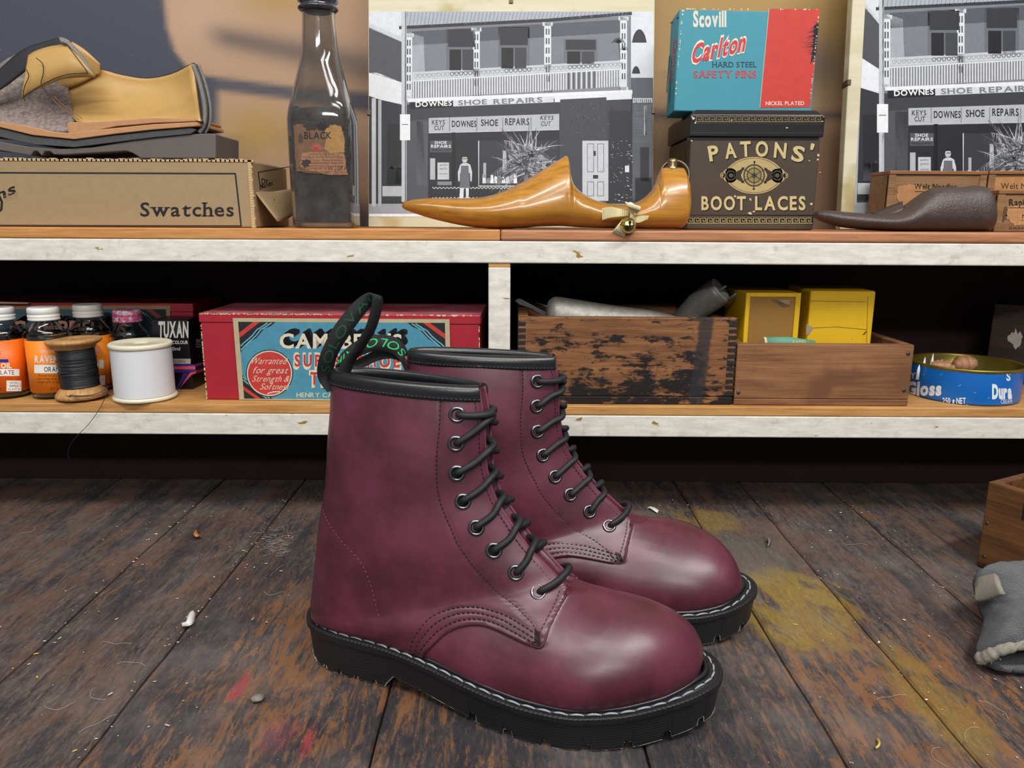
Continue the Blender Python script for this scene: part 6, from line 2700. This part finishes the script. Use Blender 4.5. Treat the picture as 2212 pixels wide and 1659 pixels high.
o, L = loc_thing('metal_last', 1300, 690, .835, 'large pitted steel cobbler last lying across the top of the stained crate', 'shoe last')
st = [(1180, 664, 692, .003), (1184, 652, 700, .010), (1192, 644, 706, .016), (1206, 641, 712, .020), (1250, 648, 716, .023), (1300, 656, 718, .022), (1350, 663, 716, .019), (1400, 669, 714, .017), (1440, 677, 712, .015), (1475, 688, 710, .011), (1490, 697, 708, .004)]
mb = MB()
loft_px(mb, st, .828, 22, 2.2)
shift(mb, L).build('last_body', OLDSTEEL, o)
mb = MB().tube([at(1400, 705, .83), at(1420, 760, .832), at(1436, 828, .834)], [.010, .009, .010], 14)
mb.tube([at(1250, 710, .83), at(1250, 780, .832), at(1248, 830, .834)], [.012, .010, .010], 14)
shift(mb, L).build('last_post', OLDSTEEL, o)
o, L = loc_thing('metal_heel', 1530, 690, .83, 'tilted steel heel stump with two pins, at the crate end beside the yellow boxes', 'shoe last')
ax = [at(1400, 800, .878), at(1472, 700, .870), at(1512, 658, .860), at(1548, 632, .852), at(1556, 626, .850)]
mb = MB().tube(ax, [.013, .0145, .0158, .0165, .0160], 28)
shift(mb, L).build('heel_body', plain('dark grey steel', '#7b7972', 0.42, metal=0.2, var=0.4, scale=120, bump=.3), o)
ed = (ax[-1] - ax[-2]).normalized()
e1 = ed.orthogonal().normalized()
e2 = ed.cross(e1)
mb = MB()
mb.tube([ax[-1] - ed * .0005, ax[-1] + ed * .0008, ax[-1] + ed * .0009], [.0152, .0152, .0140], 28)
shift(mb, L).build('heel_face', plain('grey pitted face', '#b3b0a6', 0.6, metal=0.1, var=0.35, scale=200, bump=.4), o)
for q in (at(1566, 619, .838), at(1588, 636, .839)):
    base = q - ed * .010
    mb = MB().tube([base, q, q + ed * .002], [.0015, .0015, .0008], 8)
    shift(mb, L).build('pin', BLADE, o)

# ---- plain wooden box with cartons
WOODB = wood('plain worn box wood', '#63402a', '#966a44', '#6d4830', axis=0, grain=300, stain='#3a2a22', stain_amt=0.12, bump=.3)
YJ = .787
x0, x1 = at(1583, 880, YJ).x, at(1960, 883, YJ).x
LJ = x1 - x0
HJ = at(1780, 744, YJ).z - ZB
jb = empty('wooden_box', (x0 + .0006, YJ, ZB), label='open plain brown wooden box holding the yellow cartons, beside the blue tin', cat='box')
crate(jb, LJ - .0006, .125, HJ, .010, [WOODB, WOODB], lip=.007)
NAIL = plain('nail head', '#4b4642', 0.45, metal=.6)
for px, py in ((1595, 848), (1962, 764), (1953, 843)):
    q, d = lray(jb, px, py)
    p = q + d * (-q.y / d.y)
    mb = MB()
    mb.lathe([(.0001, .0009), (.0016, .0007), (.0021, .0001), (.0021, -.0006)], 16, (p.x, p.z, 0))
    mb.v = [(x, -z, y) for x, y, z in mb.v]
    mb.build('nail_head', NAIL, jb)
YEL = NT('scuffed yellow card')
co = YEL.coord()
n1 = YEL.noise(YEL.mp(co, (120, 120, 60)), 1.0, 8, .72)
YEL.set(Base_Color=YEL.mix(YEL.step(n1, .62, .68), YEL.mix(n1, hx('#c99a08'), hx('#e0b714')), hx('#8f7436')), Roughness=.5)
YEL.bump(n1, .25, .0006)
YEL = YEL.m
BROWNP = plain('brown kraft paper', '#8a6428', 0.75, var=0.15, scale=60, bump=.3)
zj = ZB + .0074
Y1 = .815
x0 = at(1605, 740, Y1).x
x1 = at(1723, 740, Y1).x
c1 = empty('yellow_carton', (x0, Y1, zj), radians(1), label='yellow carton showing a brown paper end, in the plain wooden box beside the crate', cat='box')
Hc1 = at(1660, 633, Y1).z - zj
Wc1 = x1 - x0
MB().box(0, .002, 0, Wc1, .075, Hc1).build('carton', YEL, c1, .0008)
for b in ((0, 0, 0, .0045, .0019, Hc1), (Wc1 - .0055, 0, 0, Wc1, .0019, Hc1), (.0045, 0, Hc1 - .0042, Wc1 - .0055, .0019, Hc1)):
    MB().box(*b).build('end_flap', YEL, c1, .0004)
MB().box(.0046, .0012, 0, Wc1 - .0056, .0019, Hc1 - .0043).build('paper_end', BROWNP, c1)
a = Art()
PP(a, blot(1694, 653, 16, 5, .4, 14), '#9b8668')
PP(a, [(1662, 646), (1680, 648), (1708, 662), (1690, 664), (1676, 654)], '#6b5433')
a.build('torn_paper', c1, onface(c1, 1, .0011, -1), WORN)
Y2 = .818
x0 = at(1742, 740, Y2).x
x1 = at(1880, 740, Y2).x
c2 = empty('yellow_carton', (x0, Y2, zj), radians(-1.5), label='bright scuffed all-yellow carton with torn corner, second one in the plain wooden box', cat='box', )
Hc2 = at(1810, 628, Y2).z - zj
MB().box(0, 0, 0, x1 - x0, .075, Hc2).build('carton', YEL, c2, .0022)
a = Art()
PP(a, [(1742, 700), (1758, 708), (1748, 722), (1741, 724)], '#9a8a72')
PP(a, [(1870, 716), (1862, 724), (1868, 722), (1874, 714)], '#4a3a1c')
PL(a, [(1758, 708), (1810, 706), (1872, 712)], 1.2, '#96761a')
PL(a, [(1748, 650), (1872, 652)], 1.4, '#a5820f')
PL(a, [(1875, 640), (1872, 740)], 1.4, '#a08018')
a.build('scuff_marks', c2, onface(c2, 1, -.0003, -1), WORN)
gp = empty('green_packet', at(1700, 760, .808), label='rolled green paper packet in front of the yellow cartons', cat='packet')
L = Vector(gp.location)
mb = MB().tube([at(1652, 741, .806), at(1700, 742, .806), at(1756, 748, .808)], [.0065, .0072, .0065], 20)
shift(mb, L).build('paper_roll', plain('faded green paper', '#5b9079', 0.7, var=.15), gp)
mb = MB().tube([at(1653, 741, .8058), at(1648, 741, .8058)], [.0066, .0062], 18)
shift(mb, L).build('torn_end', CREAMC, gp)
a = Art()
TX(a, 'RAPID', 1712, 1740, 742, 7, '#c9c98a', bold=.02)
gz = empty('x')
a.build('packet_print', gp, lambda u, v, w: at(u, -v, .7983) - L, WORN)
bpy.data.objects.remove(gz)
mb = MB().tube([at(1660, 752, .806), at(1700, 775, .808), at(1730, 850, .812)], [.007, .009, .010], 12)
shift(mb, L).build('packet_body', plain('faded green paper', '#5b9079', 0.7), gp)

# ---- blue tin with wooden plugs
YN = .843
tn = empty('round_tin', (at(2075, 870, YN).x, YN, ZB), label='round open blue tin with white lettering, holding pinkish wooden plugs', cat='tin')
BLUE = plain('blue litho tin', '#0f66b8', 0.28, spec=.6, var=.08, scale=40)
BRTIN = plain('brassy tin inside', '#8a7c3a', 0.35, metal=.7, var=.3, scale=90)
RN_ = .0558
HN = at(2075, 801, YN - RN_).z - ZB
mb = MB()
mb.lathe([(.001, .0012), (RN_ - .003, .0012), (RN_ - .002, 0), (RN_ - .0006, .0006), (RN_, .003), (RN_, HN - .003)], 96)
mb.build('tin_wall', BLUE, tn)
mb = MB()
mb.lathe([(RN_ - .0004, HN - .004), (RN_ + .0006, HN - .0030), (RN_ + .0012, HN - .0012), (RN_ + .0006, HN + .0002), (RN_ - .0006, HN), (RN_ - .0012, HN - .0022), (RN_ - .0012, .0022), (.001, .0022)], 96)
mb.build('rim_and_inside', BRTIN, tn)
a = Art()
WT = '#dfe6ea'
TX(a, 'YS', 1966, 1986, 817, 12, WT, bold=.02, shear=.1)
TX(a, 'Gloss', 1956, 2033, 853, 27, WT, bold=.05, shear=.06, gap=.05)
TX(a, 'CREAM', 1952, 1987, 866, 9.5, WT)
TX(a, '250 g NET', 2036, 2086, 872, 12.5, WT, bold=.025)
TX(a, 'S', 2174, 2183, 822, 17, WT, bold=.03)
TX(a, 'Dura', 2143, 2186, 860, 28, WT, bold=.06, gap=.05)
TX(a, 'CREAM', 2162, 2186, 872, 9, WT)
r = random.Random(2)
for k in range(12):
    x, y = r.uniform(1985, 2180), r.uniform(808, 875)
    PL(a, [(x, y), (x + r.uniform(2, 9), y - r.uniform(0, 3))], .8, '#9cc4e0')
a.build('tin_lettering', tn, oncyl(tn, RN_ + .0002), LABELM, cut=3.0)
PLUG = wood('pinkish turned wood', '#8d5f45', '#bb8a69', axis=0, grain=300, rough=.6)
T0 = Vector(tn.location)


def plug(px, py, Y, ang, s, label):
    o = empty('wooden_plug', at(px, py, Y), ang, label=label, cat='plug', group='wooden plugs in the blue tin')
    pr = [(.0001, -.013), (.004, -.013), (.0055, -.0115), (.0055, -.009), (.0075, -.0085), (.0098, -.006), (.0098, -.001), (.0085, 0), (.0098, .001), (.0098, .006), (.0078, .009), (.0078, .0115), (.0001, .0118)]
    MB().lathe([(r * s, z * s) for r, z in pr], 28, axis='x').build('plug_body', PLUG, o)
    mb = MB().tube([(.0115 * s, .001, .002), (.019 * s, .001, .0035)], .0008, 6)
    mb.build('metal_pin', BLADE, o)
    return o


plug(2035, 796, .838, radians(160), .95, 'ridged wooden plug nearest the middle of the blue tin')
plug(2082, 787, .852, radians(12), 1.0, 'ridged wooden plug with a projecting pin, higher one in the blue tin')
for k, (px, py, Y, ln) in enumerate(((1982, 786, .83, .012), (1993, 782, .835, .018), (2010, 778, .842, .020), (2031, 778, .85, .014))):
    o = empty('white_peg', at(px, py + 26, Y), label=('short', 'second', 'tallest', 'rearmost')[k] + ' white pointed peg standing in the blue tin beside the plugs', cat='peg', group='white pegs in the blue tin')
    mb = MB().tube([(0, 0, -.004), (.0003, 0, ln * .6), (.0006, 0, ln * 1.05)], [.0020, .0017, .0003], 7)
    mb.build('peg_body', plain('white plastic peg', '#d5d5d2', 0.45), o)

# ---- dark crate in the shade at the shelf end
SHADEW = wood('grimy dark crate wood', '#2c2320', '#4a3a33', axis=0, grain=200, stain='#171213', stain_amt=.3)
q0 = at(2128, 800, .93)
dk = empty('dark_crate', (q0.x, .93, ZB), radians(-40), label='grimy dark wooden crate with a white paint dab, in the shade past the blue tin', cat='crate')
HD = at(2122, 655, .93).z - ZB
crate(dk, .16, .055, HD, .010, [SHADEW, SHADEW])
a = Art()
PP(a, blot(2194, 732, 13, 17, .45, 20), '#cfcdc6')
a.build('paint_dab', dk, onface(dk, 1, -.0004, -1), WORN)
# ================================================================== ON THE BENCH
ZG = 0.0006
g0, g1 = ground(2109, 1222, ZG), ground(2212, 1263, ZG)
dv_ = g1 - g0
yaw_ = atan2(dv_.y, dv_.x)
BOXW = wood('dovetailed brown box wood', '#452a17', '#744c29', '#563620', axis=0, grain=240, stain='#3b281b', stain_amt=.15)
wb = empty('wooden_box', (g0.x, g0.y, ZG), yaw_, label='small open wooden box standing on the bench behind the grey felt scrap', cat='box')
HW = at(2140, 1037, g0.y + .004).z - ZG
crate(wb, .15, .10, HW, .0085, [BOXW, BOXW])
mb = MB().box(.0335, -.0004, HW - .026, .0352, .0075, HW + .0002)
mb.build('saw_slot', HOLE, wb)
for x, z in ((.006, .012), (.004, .045)):
    mb = MB()
    mb.lathe([(.0001, .0008), (.0014, .0006), (.0018, .0001), (.0018, -.0006)], 14, (x, z, 0))
    mb.v = [(a_, -c_, b_) for a_, b_, c_ in mb.v]
    mb.build('nail_head', NAIL, wb)

# ---- grey felt scrap, folded over on itself
t = NT('grey wool felt')
co = t.coord()
n1, n2 = t.noise(co, 700, 5, .7), t.noise(co, 60, 4, .6)
t.set(Base_Color=t.mix(n1, hx('#1f2226'), t.mix(n2, hx('#41454b'), hx('#6b7078'))), Roughness=.95)
t.b.inputs['Specular IOR Level'].default_value = .15
t.b.inputs['Sheen Weight'].default_value = .4
t.bump(n1, 1.0, .003)
FELT = t.m
FLEECE = plain('cream fleece edge', '#b8b2a2', 0.95, var=.4, scale=700, bump=.9, bdist=.0015)
gf = ground(2165, 1440, 0)
fe = empty('felt_scrap', (gf.x, gf.y, ZG), label='scrap of folded grey felt with cream fleece edges on the bench beside the wooden box', cat='felt')
F0 = Vector(fe.location)


def gp_(px, py, z):
    return ground(px, py, z) - F0


# upper roll, from the fold at the back down over the waist to the flared front hem
secs = [  # left edge px,py,z ; crown ; right edge
    ((2108, 1262, .030), (2140, 1224, .046), (2240, 1215, .040)),
    ((2112, 1285, .024), (2160, 1240, .045), (2250, 1240, .040)),
    ((2122, 1318, .014), (2172, 1272, .038), (2262, 1262, .036)),
    ((2130, 1345, .010), (2184, 1305, .032), (2275, 1295, .034)),
    ((2122, 1378, .012), (2188, 1335, .034), (2290, 1320, .036)),
    ((2113, 1402, .012), (2190, 1366, .034), (2300, 1345, .038)),
    ((2116, 1424, .008), (2186, 1395, .026), (2310, 1368, .034))]
A_ = cr([gp_(*s[0]) for s in secs], 6)
B_ = cr([gp_(*s[1]) for s in secs], 6)
C_ = cr([gp_(*s[2]) for s in secs], 6)
rows = []
for a_, b_, c_ in zip(A_, B_, C_):
    row = []
    for k in range(25):
        u = k / 24
        p = a_ * (1 - u) ** 2 + (b_ * 2 - (a_ + c_) * .5) * 2 * u * (1 - u) + c_ * u ** 2
        n = mnoise.noise((p + F0) * 38) * .0035 + mnoise.noise((p + F0) * 110) * .0016
        row.append(p + Vector((0, 0, n)))
    rows.append(row)
mb = MB()
mb.grid(rows)
solid(mb.build('folded_sheet', FELT, fe), .005)
mb = MB()
r = random.Random(5)


def fleece(pts, w, mbx):
    P = cr(pts, 14)
    mbx.tube(P, [w * (1 + .3 * mnoise.noise(p * 260)) for p in P], 9)
    for k in range(260):
        i = r.randrange(len(P))
        p = P[i] + Vector((r.uniform(-1, 1), r.uniform(-1, 1), r.uniform(-1, 1))) * w * .9
        q = p + Vector((r.uniform(-1, 1), r.uniform(-1, .3), r.uniform(-.7, 1))) * .0022
        mbx.tube([p, (p + q) / 2 + Vector((0, 0, .0004)), q], [.00035, .0003, .0001], 4, caps=False)


fleece([rows[-1][k] for k in range(0, 25, 4)], .0042, mb)
mb.build('fleece_hem', FLEECE, fe)
mb = MB()
patch_pts = [[gp_(2107, 1262, .031), gp_(2116, 1250, .037), gp_(2150, 1243, .046)], [gp_(2108, 1282, .026), gp_(2120, 1272, .032), gp_(2156, 1265, .044)], [gp_(2106, 1298, .024), gp_(2124, 1296, .028), gp_(2164, 1284, .040)]]
rows2 = []
for rw in patch_pts:
    rows2.append(cr(rw, 8))
mb.grid([[p + Vector((-.001, -.003, .002)) for p in rw] for rw in rows2])
solid(mb.build('turned_back_edge', FLEECE, fe), .004)
secs2 = [((2120, 1428, .003), (2190, 1418, .003), (2310, 1400, .004)), ((2132, 1440, .003), (2196, 1436, .003), (2312, 1424, .004)), ((2150, 1448, .004), (2205, 1449, .003), (2316, 1440, .004)), ((2175, 1452, .003), (2220, 1454, .004), (2320, 1452, .004))]
mb = MB()
mb.grid([cr([gp_(*q) for q in s], 8) for s in secs2])
solid(mb.build('under_flap', FELT, fe), .005, 1.0)

# ---- scraps lying on the bench
PAPERW = plain('white scrap', '#d8d5d2', 0.7, var=.08, scale=200)
PEEL = plain('tan leather shaving', '#b5763c', 0.6, var=.15, scale=200)
YSHAV = plain('yellow shaving', '#c2a552', 0.6, var=.15)
GREYC = plain('grey rubber crumb', '#77736c', 0.7, var=.2)


def flake_(nm, pts, thick, mt, label, cat, curl=.002):
    g = ground(sum(p[0] for p in pts) / len(pts), sum(p[1] for p in pts) / len(pts), 0)
    o = empty(nm, (g.x, g.y, ZG), label=label, cat=cat)
    mb = MB()
    n = len(pts) // 2
    L_, R_ = pts[:n], pts[n:][::-1]
    rows = []
    for k, (a_, b_) in enumerate(zip(L_, R_)):
        h = .0012 + curl * (1 - abs(2 * k / max(1, n - 1) - 1))
        p, q = ground(*a_, h) - g, ground(*b_, h * .6) - g
        rows.append([p, p.lerp(q, .5) + Vector((0, 0, curl * .4)), q])
    dense = []
    cols_ = [cr([r_[c] for r_ in rows], 5) for c in range(3)]
    mb.grid([[cols_[c][i] for c in range(3)] for i in range(len(cols_[0]))])
    solid(mb.build('flake', mt, o), thick)
    return o


flake_('paper_scrap', [(412, 1322), (406, 1332), (402, 1344), (392, 1348), (394, 1355), (410, 1353), (419, 1345), (423, 1326)], .0006, PAPERW, 'curled white scrap on the bench, left of the front boot heel', 'scrap', .004)
flake_('paper_scrap', [(1399, 1100), (1402, 1098), (1412, 1104), (1420, 1109), (1424, 1104), (1416, 1098), (1408, 1096), (1400, 1098)], .0006, PAPERW, 'small white chip on the bench just past the rear boot laces', 'scrap', .002)
flake_('leather_shaving', [(420, 1150), (418, 1156), (424, 1161), (433, 1160), (436, 1162), (430, 1156), (427, 1153), (426, 1148)], .0008, PEEL, 'orange tan leather shaving on the bench below the shelf', 'shaving', .004)
flake_('leather_shaving', [(1897, 1598), (1901, 1606), (1900, 1614), (1892, 1620), (1890, 1617), (1895, 1612), (1897, 1606), (1893, 1600)], .0008, YSHAV, 'yellow curled shaving near the bench front, right of the boots', 'shaving', .002)
flake_('rubber_crumb', [(540, 1512), (546, 1505), (556, 1500), (564, 1504), (572, 1506), (566, 1514), (556, 1517), (546, 1518)], .0012, GREYC, 'grey rubber crumb in front of the front boot, beside the red dye mark', 'crumb', .002)
flake_('rubber_crumb', [(1655, 1170), (1658, 1166), (1660, 1178), (1656, 1182), (1662, 1180), (1664, 1172), (1662, 1166), (1660, 1164)], .0012, GREYC, 'pale grey chip standing by the dark ring on the bench', 'crumb', .004)

# fine dust and offcuts nobody could count
mb = MB()
r = random.Random(21)
for k in range(520):
    x, y = r.uniform(-.42, .42), r.uniform(.40, .86)
    if r.random() < .5:
        gx = min(keep, key=lambda g: abs(g - x))
        x = gx + r.gauss(0, .006)
    if -.18 < x < .21 and .41 < y < .67:
        continue
    s = r.choice((.00022, .0003, .0003, .0004, .0006))
    an = r.uniform(0, pi)
    l = s * r.uniform(1, 3.2)
    dx, dy = cos(an) * l, sin(an) * l
    ex, ey = -sin(an) * s, cos(an) * s
    z = .0006
    mb.add([(x - dx - ex, y - dy - ey, z), (x + dx - ex, y + dy - ey, z), (x + dx + ex, y + dy + ey, z), (x - dx + ex, y - dy + ey, z), (x, y, z + s)],
           [(0, 1, 4), (1, 2, 4), (2, 3, 4), (3, 0, 4), (3, 2, 1, 0)], r.choice((0, 0, 0, 1, 2)))
o = mb.build('bench_dust', [plain('pale dust', '#b9b2a4', .8), plain('yellow dust', '#c0a04a', .8), plain('white dust', '#d8d6d0', .8)])
tag(o, 'fine pale dust and offcuts scattered over the bench planks', 'dust', kind='stuff')
mb = MB()
for k in range(26):
    g = ground(r.uniform(60, 2150), r.uniform(1120, 1640), .0008)
    if -.2 < g.x < .23 and .39 < g.y < .69:
        continue
    an, cv_ = r.uniform(0, 2 * pi), r.uniform(-2.2, 2.2)
    p, pts = g.copy(), []
    for q in range(12):
        pts.append(p.copy())
        p = p + Vector((cos(an), sin(an), 0)) * .0022
        an += cv_ * .12
        p.z = .0010 + .0005 * sin(q)
    mb.tube(pts, .00013, 4, caps=False)
for k in range(70):
    g = ground(600 + r.gauss(0, 16), 1175 + r.gauss(0, 16), .001)
    an = r.uniform(0, 2 * pi)
    pts = []
    p = g.copy()
    for q in range(9):
        pts.append(p.copy())
        p = p + Vector((cos(an), sin(an), r.uniform(-.2, .3))) * .0012
        p.z = max(.001, p.z)
        an += r.uniform(-.6, .6)
    mb.tube(pts, .00011, 4, caps=False)
o = mb.build('lint', plain('grey lint fibre', '#a9a6a2', .9))
tag(o, 'grey lint and hairs lying on the bench', 'lint', kind='stuff')
